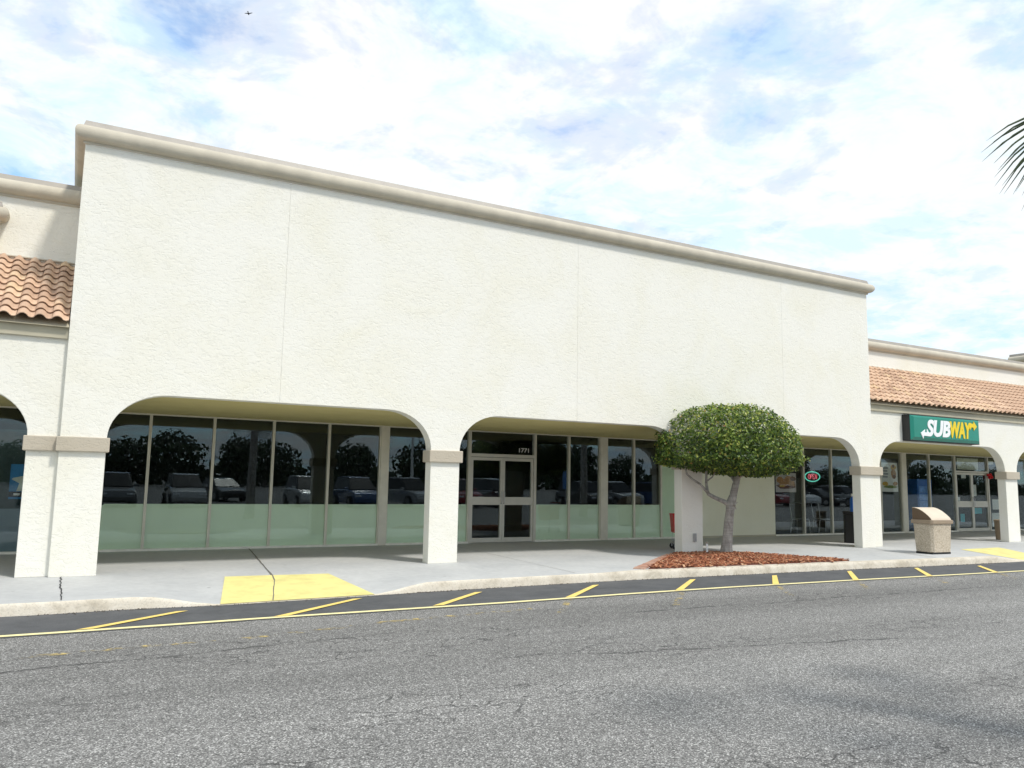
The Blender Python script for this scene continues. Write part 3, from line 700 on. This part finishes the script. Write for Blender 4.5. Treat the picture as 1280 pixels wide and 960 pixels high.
for k, (cx_, cz_, rx_, rz_, m_) in enumerate(((.22, .84, .15, .10, 'pyellow'), (.22, .62, .13, .17, 'pbrown'), (.24, .52, .10, .07, 'pdark'), (-.24, .27, .15, .07, 'pyellow'), (.02, .17, .38, .05, 'pgreen'), (.28, .28, .12, .07, 'pbrown'), (.20, .88, .06, .05, 'pdark'))):
    flat(ps, 'print', blob(cx_, cz_, rx_, rz_), -.002-.0018*k, MT[m_])
ps = thing('poster', 'blue poster of a woman in a pale dress in the far left window', 'poster', (-.66, WY+.03, 1.02))
MB().box(-.36, .36, 0, .004, 0, .66).build('sheet', MT['pblue'], ps)
flat(ps, 'print', [(-.24, .15), (-.20, .30), (-.33, .37), (-.31, .40), (-.14, .44), (-.05, .56), (.06, .54), (.12, .40), (.13, .15)], -.002, MT['pcream'])
flat(ps, 'print', [(-.02, .17), (-.05, .30), (.16, .31), (.14, .16)], -.0036, MT['ppurple'])
flat(ps, 'print', blob(.06, .595, .055, .06, 12, .03), -.0038, MT['pdark']); flat(ps, 'print', blob(.075, .575, .035, .048, 12, .03), -.0056, MT['pskin'])
flat(ps, 'print', [(-.36, .04), (.36, .04), (.36, .14), (-.36, .14)], -.0056, MT['black'])
for k in range(3): flat(ps, 'print', [(-.28+.17*k, .07), (-.18+.17*k, .07), (-.18+.17*k, .11), (-.28+.17*k, .11)], -.0074, MT['pwhite'])
def notice(label, x, z, w, h, mat='pwhite', y=-.006):
    o = MB().box(x-w/2, x+w/2, WY+y-.0015, WY+y, z-h/2, z+h/2); ob = o.build('notice', MT[mat]); return tag(ob, label, 'notice')
notice('tall white notice taped inside the right leaf of the sandwich shop door', 29.62, 1.50, .22, .42, y=.03)
notice('small white notice at the top of the left sandwich shop door leaf', 28.98, 2.00, .28, .13, y=.03)
notice('small white sticker above the middle rail of the left sandwich shop door leaf', 28.62, 1.18, .17, .14, y=.03)
notice('large pale rectangle behind the transom glass over the sandwich shop door', 29.30, 2.47, 1.30, .42, 'pcream', y=.05)  # flat pale rectangle filling most of the transom opening
notice('pale poster low in the window right of the sandwich shop door', 31.0, .98, .55, .38, y=.04)
notice('pale poster at floor level in the window right of the sandwich shop door', 30.9, .40, .48, .52, y=.04)
notice('white paper high in the window right of the sandwich shop door', 30.72, 2.55, .40, .14, y=.04)
MT['tealp'] = plain('teal_paper', (.05, .42, .48), .6, var=.1)
notice('teal sign behind the lower left glass of the sandwich shop door', 28.95, .48, .26, .30, 'tealp', y=.12)
notice('teal banner behind the lower right glass of the sandwich shop door', 29.95, .74, .50, .22, 'tealp', y=.14)
hb = MB(); hb.box(29.30, 29.56, WY-.075, WY-.055, .76, 1.05); hb.box(29.335, 29.525, WY-.078, WY-.0752, .80, 1.01)
# red bow
bw = thing('ribbon_bow', 'red ribbon bow on the frame right of the sandwich shop door', 'bow', (30.42, WY-.06, 2.03))
for k, (dx, dz) in enumerate(((-.10, .05), (.06, .07), (.13, -.03), (-.03, -.06), (.0, .02))):
    MB().tube([(dx*.2, 0, dz*.2), (dx*.9, -.05, dz*1.0), (dx*1.4, -.03, dz*1.5)], [.02, .06, .03], 7).build('loop', MT['red'], bw, smooth=True)
# chilled cabinet
MT['bluep'] = plain('blue_cooler_paint', (.03, .16, .55), .4, var=.15, vscale=3); MT['bluel'] = plain('light_blue_panel', (.12, .30, .70), .35, var=.3, vscale=5)
ck = thing('drinks_cooler', 'blue drinks cooler standing inside the sandwich shop window', 'cooler', (27.35, WY+.5, .015))
MB().box(-.42, .42, 0, .6, 0, 1.86).build('cabinet', MT['bluep'], ck, bevel=.02)
MB().box(-.36, .36, -.02, -.002, .35, 1.60).build('door', MT['bluel'], ck, bevel=.01)
MB().box(.27, .30, -.05, -.022, .8, 1.2).build('handle', MT['steel'], ck)
for k in range(4): MB().box(-.34, .34, -.026, -.021, .55+.26*k, .58+.26*k).build('shelf', MT['bluep'], ck)
def cafe_chair(x, y, rz, label):
    c = thing('cafe_chair', label, 'chair', (x, y, .015), rz, 'metal cafe chairs inside the sandwich shop')
    MB().tube([(-.22, -.22, 0), (-.20, -.20, .44), (-.20, .20, .44), (-.24, .26, .95), (0, .28, 1.0), (.24, .26, .95), (.20, .20, .44), (.20, -.20, .44), (.22, -.22, 0)], .013, 6).build('frame', MT['steel'], c, smooth=True)
    MB().box(-.20, .20, -.20, .20, .455, .475).build('seat', MT['ptext'], c)
    for s in (-1, 1): MB().tube([(s*.2, .2, .43), (s*.23, .27, 0)], .013, 6).build('leg', MT['steel'], c)
cafe_chair(20.9, WY+.55, 1.9, 'pale metal chair inside the glass below the neon sign'); cafe_chair(22.0, WY+.6, 1.2, 'pale metal chair inside the glass beside the black bin')

# ------------------------------------------------------------------ litter bin at the kerb
tb = thing('litter_bin', 'tan pebbled concrete litter bin with sloping hood standing near the kerb', 'litter bin', (18.03, -1.70, 0), R(-4))
hw, hd = .36, .27
MB().box(-hw+.05, hw-.05, -hd+.05, hd-.05, 0, .045).build('foot', MT['black'], tb)
b = MB(); ch = .06
def oct_(hx, hy, c): return [(-hx+c, -hy), (hx-c, -hy), (hx, -hy+c), (hx, hy-c), (hx-c, hy), (-hx+c, hy), (-hx, hy-c), (-hx, -hy+c)]
o1, o2 = oct_(hw-.03, hd-.025, ch), oct_(hw, hd, ch)
b.add([(*p, .045) for p in o1]+[(*p, .70) for p in o2], [tuple(range(8))[::-1], tuple(range(8, 16))]+[(i, (i+1) % 8, 8+(i+1) % 8, 8+i) for i in range(8)])
b.build('body', MT['aggregate'], tb, bevel=.008)
MB().prism(oct_(hw+.03, hd+.03, .05), 'z', .701, .79).build('rim', MT['binlid'], tb, bevel=.012)
prof = [(hd-.01, .791), (hd-.01, 1.07)]+[(hd-.03-(2*hd-.03)*t, .80+.275*math.cos(t*math.pi/2)**.9) for t in (.08, .2, .35, .5, .65, .8, .92)]+[(-hd+.01, .791)]
hood = MB().prism(prof, 'x', -hw+.02, hw-.02).build('hood', MT['binhood'], tb, bevel=.01)
MB().prism([(p[0]*.97, .80+(p[1]-.80)*.96) for p in prof], 'x', -hw+.012, -hw+.019).build('side_panel', MT['binshade'], tb)  # thin plate carrying the shade painted onto the hood's left side

# black bin with a blue bottle, small brown bin
kb = thing('waste_bin', 'tall black waste bin standing in shade behind the wide column', 'waste bin', (19.17, 1.30, 0), R(20))
MB().prism(oct_(.27, .27, .06), 'z', 0, .78).build('body', MT['black'], kb, bevel=.015)
MB().prism(oct_(.285, .285, .06), 'z', .781, .855).build('lid', MT['black'], kb, bevel=.015)
MT['bluebottle'] = plain('blue_bottle_plastic', (.02, .13, .50), .3, var=.08)
bt = thing('bottle', 'blue plastic bottle with pale cap standing on the black bin', 'bottle', (19.0, 1.24, .856))
MB().tube([(0, 0, 0), (0, 0, .34), (0, 0, .40), (0, 0, .42)], [.085, .085, .04, .035], 12).build('body', MT['bluebottle'], bt, smooth=True)
MB().cyl((0, 0, .421), .045, .07).build('cap', MT['white'], bt)
sb = thing('waste_bin', 'small brown waste bin beside the far right column', 'waste bin', (25.25, .82, 0))
MB().tube([(0, 0, 0), (0, 0, .56)], [.16, .19], 16).build('body', MT['binlid'], sb, smooth=True)
MB().tube([(0, 0, .561), (0, 0, .60), (0, 0, .62)], [.20, .20, .16], 16).build('lid', MT['binlid'], sb)

# red shopping cart behind the third column
EV = Vector((math.cos(YAW), -math.sin(YAW), 0))
ct = thing('shopping_cart', 'red plastic shopping cart half hidden behind the column left of the tree', 'shopping cart', (12.87, 1.12, 0), math.atan2(EV.y, EV.x)); ct.scale = (.80, .85, 1)
bk = MB(); t = .012
def wallq(p, q, z0, z1, fl=.0):
    bk.add([(*p, z0), (*q, z0), (q[0]*(1+fl), q[1]*(1+fl), z1), (p[0]*(1+fl), p[1]*(1+fl), z1)], [(0, 1, 2, 3)])
for p, q in (((-.38, -.22), (.36, -.18)), ((.36, -.18), (.36, .18)), ((.36, .18), (-.38, .22)), ((-.38, .22), (-.38, -.22))): wallq(p, q, .40, .80, .09)
bk.add([(-.38, -.22, .40), (.36, -.18, .40), (.36, .18, .40), (-.38, .22, .40)], [(0, 1, 2, 3)])
bo = bk.build('basket', MT['red'], ct); sm = bo.modifiers.new('thickness', 'SOLIDIFY'); sm.thickness = .014
MB().tube([(-.42, -.24, .81), (.40, -.20, .81), (.40, .20, .81), (-.42, .24, .81)], .016, 6, closed=True).build('rim', MT['red'], ct)
MB().tube([(.36, -.18, .80), (.43, -.2, .90), (.43, .2, .90), (.36, .18, .80)], .016, 6).build('handle', MT['red'], ct)
fr = MB()
for s in (-1, 1): fr.tube([(.34, s*.17, .42), (-.34, s*.2, .40), (-.36, s*.21, .16), (.36, s*.17, .13)], .013, 6)
fr.build('frame', MT['steel'], ct)
for x, s in ((-.37, -1), (-.37, 1), (.36, -1), (.36, 1)):
    w = MB().cyl((x, s*.2-.015, .065), .064, .03, 'y', 14).build('wheel', MT['rubber'], ct)
    MB().box(x-.015, x+.015, s*.2-.022, s*.2-.017, .06, .15).build('fork', MT['steel'], ct)
# outlet box and standpipe at the column
ob = MB().box(12.10, 12.19, -.035, -.002, .27, .45).build('outlet_box', MT['steel'], bevel=.008); tag(ob, 'small grey weatherproof outlet box on the column front by the tree', 'outlet box')
pp = thing('standpipe', 'short white pipe stub standing in the mulch beside the column', 'pipe', (12.22, -.32, -.02))
MB().cyl((0, 0, 0), .022, .27, seg=10).build('pipe', MT['white'], pp); MB().cyl((0, 0, .271), .03, .035, seg=10).build('cap', MT['flash'], pp)

# ------------------------------------------------------------------ planting bed
bed = thing('planting_bed', 'narrow wedge of red bark mulch with pink brick edging by the kerb', 'planting bed', (12, -1.2, 0))
fr_ = lambda x: yc(x)+.225
outline = [(9.15, fr_(9.15)), (10, fr_(10)), (11, fr_(11)), (12, fr_(12)), (13, fr_(13)), (14.25, fr_(14.25)), (13.9, -1.5), (13.3, -.75), (12.7, -.12), (12.42, -.03), (11.78, -.03), (11.72, .14)]
def inside(x, y, poly):
    c = False; n = len(poly)
    for i in range(n):
        (x1, y1), (x2, y2) = poly[i], poly[(i+1) % n]
        if (y1 > y) != (y2 > y) and x < (x2-x1)*(y-y1)/(y2-y1)+x1: c = not c
    return c
g = MB().prism(outline, 'z', -.05, .02); MT['soil'] = plain('dark_mulch_soil', (.16, .055, .035), .95, var=.4, vscale=20); g.build('soil', MT['soil'], bed, world=True)
g = MB(); aa = []; rr = random.Random(3)
while len(aa) < 5200*6:
    x, y = rr.uniform(9, 14.4), rr.uniform(-2.5, .2)
    if not inside(x, y, outline) and not (rr.random() < .06 and abs(y-fr_(x)) < .2 and 9.3 < x < 14): continue
    L, w, h = rr.uniform(.02, .06), rr.uniform(.007, .018), rr.uniform(.004, .01); a = rr.uniform(0, 6.28); tl = rr.uniform(-.4, .4)
    z = .02+rr.uniform(0, .022)+.035*math.exp(-((x-12.4)**2/1.6+(y+.8)**2/.7)); ca, sa = math.cos(a), math.sin(a)
    vs = [(x+ca*u*L-sa*v*w, y+sa*u*L+ca*v*w, z+q*h+u*L*tl) for q in (0, 1) for u, v in ((-1, -1), (1, -1), (1, 1), (-1, 1))]
    g.add(vs, [(0, 3, 2, 1), (4, 5, 6, 7), (0, 1, 5, 4), (1, 2, 6, 5), (2, 3, 7, 6), (3, 0, 4, 7)]); aa += [rr.random()]*6
g.a = aa; g.build('mulch', MT['mulch'], bed, world=True, kind='stuff')
bm_ = MB().box(-.05, .05, -.1, .1, -.03, .022).mesh('brick', MT['brick'])
A, B = Vector((8.98, fr_(8.9)+.06, 0)), Vector((11.62, .10, 0)); dirv = (B-A).normalized(); nb = int((B-A).length/.112)
for i in range(nb):
    p = A+dirv*(.05+i*.112)
    o = bpy.data.objects.new('brick', bm_); link(o, bed); o.location = p-bed.location+Vector((0, 0, random.uniform(-.004, .006))); o.rotation_euler = (0, 0, math.atan2(dirv.y, dirv.x)+random.uniform(-.03, .03))

# ------------------------------------------------------------------ small tree with a clipped crown
TB = Vector((12.64, -.45, 0)); PX = 56.2
tree = thing('clipped_tree', 'small tree with a rounded clipped green crown standing in the mulch bed', 'tree', TB)
FD = Vector((math.sin(YAW), math.cos(YAW), 0))
def tp(px, py, dep=0): return EV*((px-908)/PX)+Vector((0, 0, (694-py)/PX))+FD*dep
tr = MB()
tr.tube([tp(908.5, 699), tp(908.5, 692), tp(909.5, 682), tp(911, 668), tp(912.5, 652), tp(914, 640), tp(915, 632), tp(918, 622)], [.19, .145, .115, .105, .10, .092, .105, .085], 12)
tr.tube([tp(915, 636), tp(919, 618), tp(923, 602), tp(927, 588, .05), tp(932, 570, .1), tp(945, 548, .2)], [.085, .08, .072, .065, .045, .02], 9)
tr.tube([tp(915, 634), tp(907, 629), tp(897, 625), tp(887, 620, -.05), tp(884, 614, -.08)], [.07, .05, .045, .042, .04], 8)
tr.tube([tp(886, 618, -.05), tp(876, 608, -.1), tp(866, 602, -.14), tp(859, 596, -.15), tp(857, 584, -.15), tp(850, 565, -.2)], [.034, .026, .022, .022, .02, .01], 7)
tr.tube([tp(886, 619, -.05), tp(885, 606), tp(886, 594, .05), tp(889, 580, .1), tp(886, 560, .2)], [.036, .03, .028, .025, .012], 7)
tr.tube([tp(886, 604, .02), tp(894, 599, .1), tp(899, 592, .12), tp(912, 588, .1), tp(918, 575, .1)], [.02, .016, .015, .014, .01], 6)
tr.tube([tp(897, 592, .12), tp(893, 584, .15), tp(902, 572, .3)], [.014, .012, .008], 6)
tr.tube([tp(924, 600), tp(935, 588, -.3), tp(955, 575, -.5), tp(975, 560, -.6)], [.04, .03, .022, .012], 6)
tr.tube([tp(922, 606, 0), tp(915, 585, .4), tp(905, 565, .8)], [.04, .03, .012], 6)
for k in range(7): tr.add([tp(916+random.uniform(-4, 5), 634+random.uniform(-5, 6), -.09+random.uniform(-.02, .02))+Vector(d)*.03 for d in ((1, 0, 0), (-1, 0, 0), (0, 1, 0), (0, -1, 0), (0, 0, 1), (0, 0, -1))], [(0, 2, 4), (2, 1, 4), (1, 3, 4), (3, 0, 4), (2, 0, 5), (1, 2, 5), (3, 1, 5), (0, 3, 5)])
tr.build('trunk', MT['bark'], tree, smooth=True)
def leaf(g, p, nrm, L, w, rr):
    d = nrm.cross(Vector((rr.uniform(-1, 1), rr.uniform(-1, 1), rr.uniform(-1, 1))))
    if d.length < 1e-4: return
    d.normalize(); s = nrm.cross(d)
    g.add([p-d*L*.5, p+s*w*.5+nrm*w*.15, p+d*L*.5, p-s*w*.5+nrm*w*.15], [(0, 1, 2), (0, 2, 3)])
rr = random.Random(11); g = MB(); aa = []
cc = tp(911, 574.5); RX = 1.585
while len(aa) < 2*30000:
    d = Vector((rr.gauss(0, 1), rr.gauss(0, 1), rr.gauss(0, 1))).normalized()
    upz = 1.17 if d.z > 0 else .38+.14*max(-.5, min(1, d.dot(EV)))
    lump = 1+.075*mnoise.noise(d*3.1)+.05*mnoise.noise(d*7.3)
    if d.z < 0: lump += .08*mnoise.noise(d*9.0)
    r = 1-abs(rr.gauss(0, .10)) if rr.random() < .66 else rr.uniform(.3, .9)
    hor = math.hypot(d.x, d.y); e = 2.35
    k = (hor**e+abs(d.z)**e)**(-1/e)
    dens = mnoise.noise(d*7.5+Vector((4, 2, 1)))
    if dens < -.16 and rr.random() < .62 and r > .86: continue
    if d.z < -.15 and rr.random() < .35: continue
    if rr.random() < .025: r += rr.uniform(.02, .09)
    p = cc+Vector((d.x*RX, d.y*RX, d.z*upz))*k*r*lump
    nrm = (d*.7+Vector((rr.gauss(0, .6), rr.gauss(0, .6), rr.gauss(0.25, .6)))).normalized()
    n0 = len(g.f); leaf(g, p, nrm, rr.uniform(.06, .105), rr.uniform(.028, .048), rr)
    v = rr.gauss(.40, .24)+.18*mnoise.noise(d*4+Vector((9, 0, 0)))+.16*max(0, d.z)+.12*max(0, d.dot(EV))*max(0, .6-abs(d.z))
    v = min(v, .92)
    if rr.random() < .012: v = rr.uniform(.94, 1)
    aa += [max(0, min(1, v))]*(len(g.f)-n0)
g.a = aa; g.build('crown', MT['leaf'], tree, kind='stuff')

# ------------------------------------------------------------------ palms
def fan(g, aa, hub, axis, nrm, Ln, spread, n, rr, w=.022):
    axis = axis.normalized(); nrm = (nrm-axis*nrm.dot(axis)).normalized(); sd = axis.cross(nrm)
    for i in range(n):
        a = spread*(i/(n-1)-.5)+rr.uniform(-.02, .02)
        d = (axis*math.cos(a)+sd*math.sin(a)+nrm*rr.uniform(-.05, .05)).normalized(); s = nrm.cross(d).normalized()
        L = Ln*(.80+.2*math.cos(a*.8))*rr.uniform(.93, 1.05); dr = Vector((0, 0, -1))
        P = [hub+d*L*t+dr*L*.20*t**3 for t in (0, .45, .8, 1)]; ww = [w*.35, w, w*.55, .001]
        vs = []
        for p, q in zip(P, ww): vs += [p-s*q*.5, p+nrm*q*.25, p+s*q*.5]
        fs = []
        for j in range(3): fs += [(3*j, 3*j+1, 3*j+4, 3*j+3), (3*j+1, 3*j+2, 3*j+5, 3*j+4)]
        g.add(vs, fs); aa += [rr.random()]*6
def palm(x, y, h, label, special=None, seed=1):
    p = thing('palm_tree', label, 'palm tree', (x, y, 0), 0, None); rr = random.Random(seed); base = Vector((x, y, 0))
    MB().tube([(0, 0, ROADZ-.05), (.02, 0, .3), (.03, .01, h*.5), (.05, 0, h-.2), (.05, 0, h)], [.24, .19, .16, .15, .12], 12).build('trunk', MT['bark'], p, smooth=True)
    top = Vector((.05, 0, h)); n = 11 if special else 26
    for k in range(n):
        az = 2.4*k; el = R(70)-R(115)*(k/n)
        d = Vector((math.cos(az)*math.cos(el), math.sin(az)*math.cos(el), math.sin(el)))
        if special and (d-(special-base-top).normalized()).length < .75: continue
        pl = rr.uniform(.8, 1.05); hub = top+d*pl+Vector((0, 0, -.12))
        if special:
            q = base+hub; c = q-CAM; dep = c.dot(fw)   # keep this crown's other leaves clear of the frame, as in the photograph
            if dep > 0 and (c.dot(rt)/dep) < .86 and c.dot(up)/dep > -.2: continue
        g = MB(); aa = []; fan(g, aa, hub, d+Vector((0, 0, -.25)), d.cross(Vector((-math.sin(az), math.cos(az), 0))), rr.uniform(.7, .85), R(215), 32, rr); g.a = aa
        g.tube([top+d*.08, top+d*pl*.5+Vector((0, 0, .02)), hub], [.02, .014, .01], 5, caps=False); g.a += [.5]*(len(g.f)-len(g.a))
        g.build('frond', MT['palm'], p)
    if special:
        g = MB(); aa = []; hub = special-base; d = (hub-top).normalized()
        fan(g, aa, hub, -rt*.30-up*.95, fw*-.9+up*.3, .76, R(124), 32, rr, .02)
        fan(g, aa, hub+fw*.05-rt*.03, -rt*.36-up*.93, fw*-.9+up*.3, .72, R(104), 24, rr, .018)
        g.a = aa
        g.tube([top, (top+hub)/2+Vector((0, 0, .06)), hub], [.02, .014, .01], 5, caps=False); g.a += [.5]*(len(g.f)-len(g.a))
        g.build('frond', MT['palm'], p)
dep = 5.1; HUB = CAM+fw*dep+rt*((1374-640)/F_PX*dep)+up*((480-118)/F_PX*dep)
pc = HUB+rt0*1.0
palm(pc.x-.05, pc.y, HUB.z+.15, 'palm tree beside the camera whose frond tips enter at the right edge', HUB, 5)
palm(22.4, -11.2, 5.2, 'palm tree in the car park mirrored in the centre windows', None, 8)

# ------------------------------------------------------------------ bird
bd = CAM+(fw+rt*((310.5-640)/F_PX)+up*((480-17)/F_PX))*80
brd = thing('bird', 'small dark bird gliding high above the left end of the roof', 'bird', bd, R(-20))
MT['feather'] = plain('dark_feather', (.02, .02, .022), .8)
body = MB(); body.tube([(0, -.30, 0), (0, -.18, .01), (0, 0, .0), (0, .17, .02), (0, .25, .03), (0, .30, .03)], [.01, .05, .085, .055, .045, .008], 8)
body.build('body', MT['feather'], brd, smooth=True)
for s in (-1, 1):
    MB().add([(s*.05, .12, .03), (s*.30, .14, .10+.05*s), (s*.42, .02, .07+.07*s), (s*.30, -.03, .07+.05*s), (s*.05, -.08, .02), (s*.05, .05, .055), (s*.28, .06, .13+.05*s)],
             [(0, 1, 6, 5), (1, 2, 6), (2, 3, 6), (3, 4, 5, 6), (0, 4, 3, 2, 1)]).build('wing', MT['feather'], brd)
MB().add([(-.03, -.24, .01), (.03, -.24, .01), (.08, -.42, .0), (-.08, -.42, .0), (0, -.33, .02)], [(0, 1, 4), (1, 2, 4), (2, 3, 4), (3, 0, 4), (0, 3, 2, 1)]).build('tail', MT['feather'], brd)

# ------------------------------------------------------------------ car park behind the camera (seen only mirrored in the glass)
MT['carglass'] = plain('car_glass', (.01, .012, .014), .35, var=0, spec=.25); MT['lamp'] = plain('headlamp_lens', (.7, .72, .75), .15, var=0); MT['alloy'] = plain('alloy_wheel', (.5, .5, .5), .35, metal=.8)
def paint(name, c): return plain(name, c, .25, metal=.2, var=.02, coat=1)
PAINTS = [(paint('white_car_paint', (.75, .75, .74)), 'white'), (paint('silver_car_paint', (.45, .46, .47)), 'silver'), (paint('black_car_paint', (.015, .015, .017)), 'black'), (paint('blue_car_paint', (.03, .08, .22)), 'blue'), (paint('grey_car_paint', (.14, .145, .15)), 'dark grey'), (paint('red_car_paint', (.30, .015, .02)), 'red')]
def car(suv):
    c = thing('parked_car', 'x', 'car', (0, 0, 0), 0, 'cars parked in the lot mirrored in the glass')
    H = 1.72 if suv else 1.44; hb = 1.02 if suv else .90
    def loft(prof, wid):
        m = MB(); vs = []; n = len(prof)
        for s in (-1, 1):
            for x, z in prof: vs.append((x, s*wid(x, z), z))
        return m.add(vs, [tuple(range(n)), tuple(range(2*n-1, n-1, -1))]+[(i, n+i, n+(i+1) % n, (i+1) % n) for i in range(n)])
    pr = [(-2.25, .35), (-2.28, .6), (-2.2, hb-.05), (-1.2, hb), (.75, hb), (1.5, hb-.07), (2.15, hb-.22), (2.27, .5), (2.22, .28), (1.85, .22), (-1.9, .22)]
    loft(pr, lambda x, z: .90-.10*max(0, abs(x)-1.6)-.05*(z > .8)).build('body', PAINTS[0][0], c, bevel=.06)
    cb = [(-2.1 if suv else -1.75, hb-.02), (-1.85 if suv else -1.0, H-.05), (-.9, H), (.0, H-.01), (.3, H-.06), (1.15, hb-.02)]
    loft(cb, lambda x, z: .80 if z < hb+.05 else .62).build('cabin_glass', MT['carglass'], c, bevel=.04)
    rf = [(-1.85 if suv else -1.0, H-.04), (-.9, H+.012), (.0, H+.004), (.3, H-.045), (.3, H-.075), (-1.85 if suv else -1.0, H-.07)]
    loft(rf, lambda x, z: .64).build('roof', PAINTS[0][0], c, bevel=.02)
    for x in (-1.38, 1.38):
        for s in (-1, 1):
            w = MB().cyl((x, s*.82-.11, .33), .33, .22, 'y', 18).build('wheel', MT['rubber'], c)
            MB().cyl((x, s*.935-.01, .33), .2, .02, 'y', 12).build('rim', MT['alloy'], w)
    for s in (-1, 1):
        MB().box(2.10, 2.262, s*.62-.18, s*.62+.18, .60, .70).build('headlight', MT['lamp'], c, bevel=.02)
        MB().box(.75, .95, s*.93-.09, s*.93+.09, hb, hb+.12).build('mirror', PAINTS[0][0], c, bevel=.03)
    return c
ORD = 'first second third fourth fifth sixth seventh eighth ninth tenth eleventh twelfth thirteenth fourteenth fifteenth sixteenth seventeenth eighteenth nineteenth twentieth'.split()
protos = [car(False), car(True)]; rr = random.Random(4); used = set()
for i in range(20):
    k = rr.randrange(2); col, cn = PAINTS[[0, 4, 1, 2, 0, 3, 1, 5, 4, 0, 2, 1, 3, 0, 4, 1, 5, 0, 2, 1][i]]
    x = -1+i*3.15+rr.uniform(-.2, .2); y = (-23.5 if i < 14 else -25)+rr.uniform(-.4, .4)
    if i in (3, 9): y = -31
    o = protos[k] if k not in used else copy_tree(protos[k]); used.add(k)
    o.location = (x, y, road_z(y)); o.rotation_euler = (0, 0, R(90 if i % 3 else 78))
    o['label'] = '%s parked %s, %s from the left in the mirrored row of cars' % (cn, 'utility vehicle' if k else 'saloon car', ORD[i])
    for ch in o.children:
        if ch.name.split('.')[0] in ('body', 'roof', 'mirror'):
            ch.material_slots[0].link = 'OBJECT'; ch.material_slots[0].material = col
def crown_mesh(seed, R0, H0, n=1500):
    rr = random.Random(seed); g = MB(); aa = []
    while len(g.f) < 2*n:
        d = Vector((rr.gauss(0, 1), rr.gauss(0, 1), rr.gauss(0, 1))).normalized(); r = rr.uniform(.55, 1)*(1+.28*mnoise.noise(d*2.3+Vector((seed, 0, 0))))
        p = Vector((d.x*R0*r, d.y*R0*r, H0*.55+d.z*H0*.48*r)); k0 = len(g.f)
        leaf(g, p, (d+Vector((rr.gauss(0, .5), rr.gauss(0, .5), rr.gauss(0, .5)))).normalized(), rr.uniform(.5, .9), rr.uniform(.35, .6), rr); aa += [rr.random()]*(len(g.f)-k0)
    g.a = aa; return g.mesh('crown', MT['leaf_far'])
tks = []
CR = [crown_mesh(1, 4.6, 7.5), crown_mesh(2, 3.6, 9.0), crown_mesh(3, 5.2, 6.6)]
TK = MB().tube([(0, 0, -.2), (0, 0, 3), (.1, 0, 5)], [.3, .22, .1], 8).mesh('trunk', MT['bark'])
rr = random.Random(9)
for i in range(34):
    x = -22+i*5.4+rr.uniform(-1.5, 1.5); y = -66-rr.uniform(0, 14)
    t = thing('shade_tree', 'dark leafy tree at the far side of the mirrored car park', 'tree', (x, y, .40), rr.uniform(0, 6), 'trees beyond the car park')
    link(bpy.data.objects.new('crown', CR[i % 3]), t); link(bpy.data.objects.new('trunk', TK), t)
    t.scale = (1, 1, 1)
    s = rr.uniform(.52, .88)
    t.scale = (s, s, s)
g = MB(); aa = []; rr = random.Random(21)
for k in range(5000):
    p = Vector((rr.uniform(-60, 220), -84-rr.uniform(0, 3), rr.uniform(.3, 3.0)))
    k0 = len(g.f); leaf(g, p, Vector((rr.gauss(0, .5), 1, rr.gauss(0, .5))).normalized(), rr.uniform(.9, 1.6), rr.uniform(.6, 1.1), rr); aa += [rr.random()]*(len(g.f)-k0)
g.a = aa; tag(g.build('woodland', MT['leaf_far'], kind='stuff'), 'dark woodland edge along the far side of the car park', 'woodland')
lp = thing('lamp_post', 'pale tall lamp post in the mirrored car park', 'lamp post', (29.5, -52, .3))
MB().tube([(0, 0, 0), (0, 0, 14)], [.16, .09], 10).build('pole', MT['white'], lp); MB().box(-.9, .9, -.2, .2, 14.0, 14.2).build('lamp_head', MT['steel'], lp)
fp = thing('flagpole', 'slim flagpole flying a flag in the mirrored car park', 'flagpole', (37.5, -70, .4))
MB().tube([(0, 0, 0), (0, 0, 8.6)], [.06, .04], 8).build('pole', MT['steel'], fp)
MT['flagr'] = plain('flag_red', (.5, .02, .04), .7); MT['flagb'] = plain('flag_blue', (.02, .03, .16), .7)
for k in range(7): MB().add([(x, .12*math.sin(x*3.0), 7.0+.2*k+dz+.05*math.sin(x*2)) for dz in (0, .2) for x in (.05, .45, .85, 1.25, 1.65, 2.05)], [(i, i+1, i+7, i+6) for i in range(5)]).build('flag_stripe', MT['flagr'] if k % 2 == 0 else MT['white'], fp)
MB().add([(x, .12*math.sin(x*3.0)+.02, z+.05*math.sin(x*2)) for z in (7.65, 8.42) for x in (.05, .45, .85)], [(0, 1, 4, 3), (1, 2, 5, 4)]).build('flag_canton', MT['flagb'], fp)
sgn = thing('parking_sign', 'blue parking sign on a thin post in the mirrored car park', 'sign', (22.9, -13.6, ROADZ))
MB().tube([(0, 0, 0), (0, 0, 2.3)], .025, 8).build('post', MT['steel'], sgn)
MB().box(-.21, .21, .03, .036, 1.35, 2.28).build('panel', MT['bluel'], sgn)
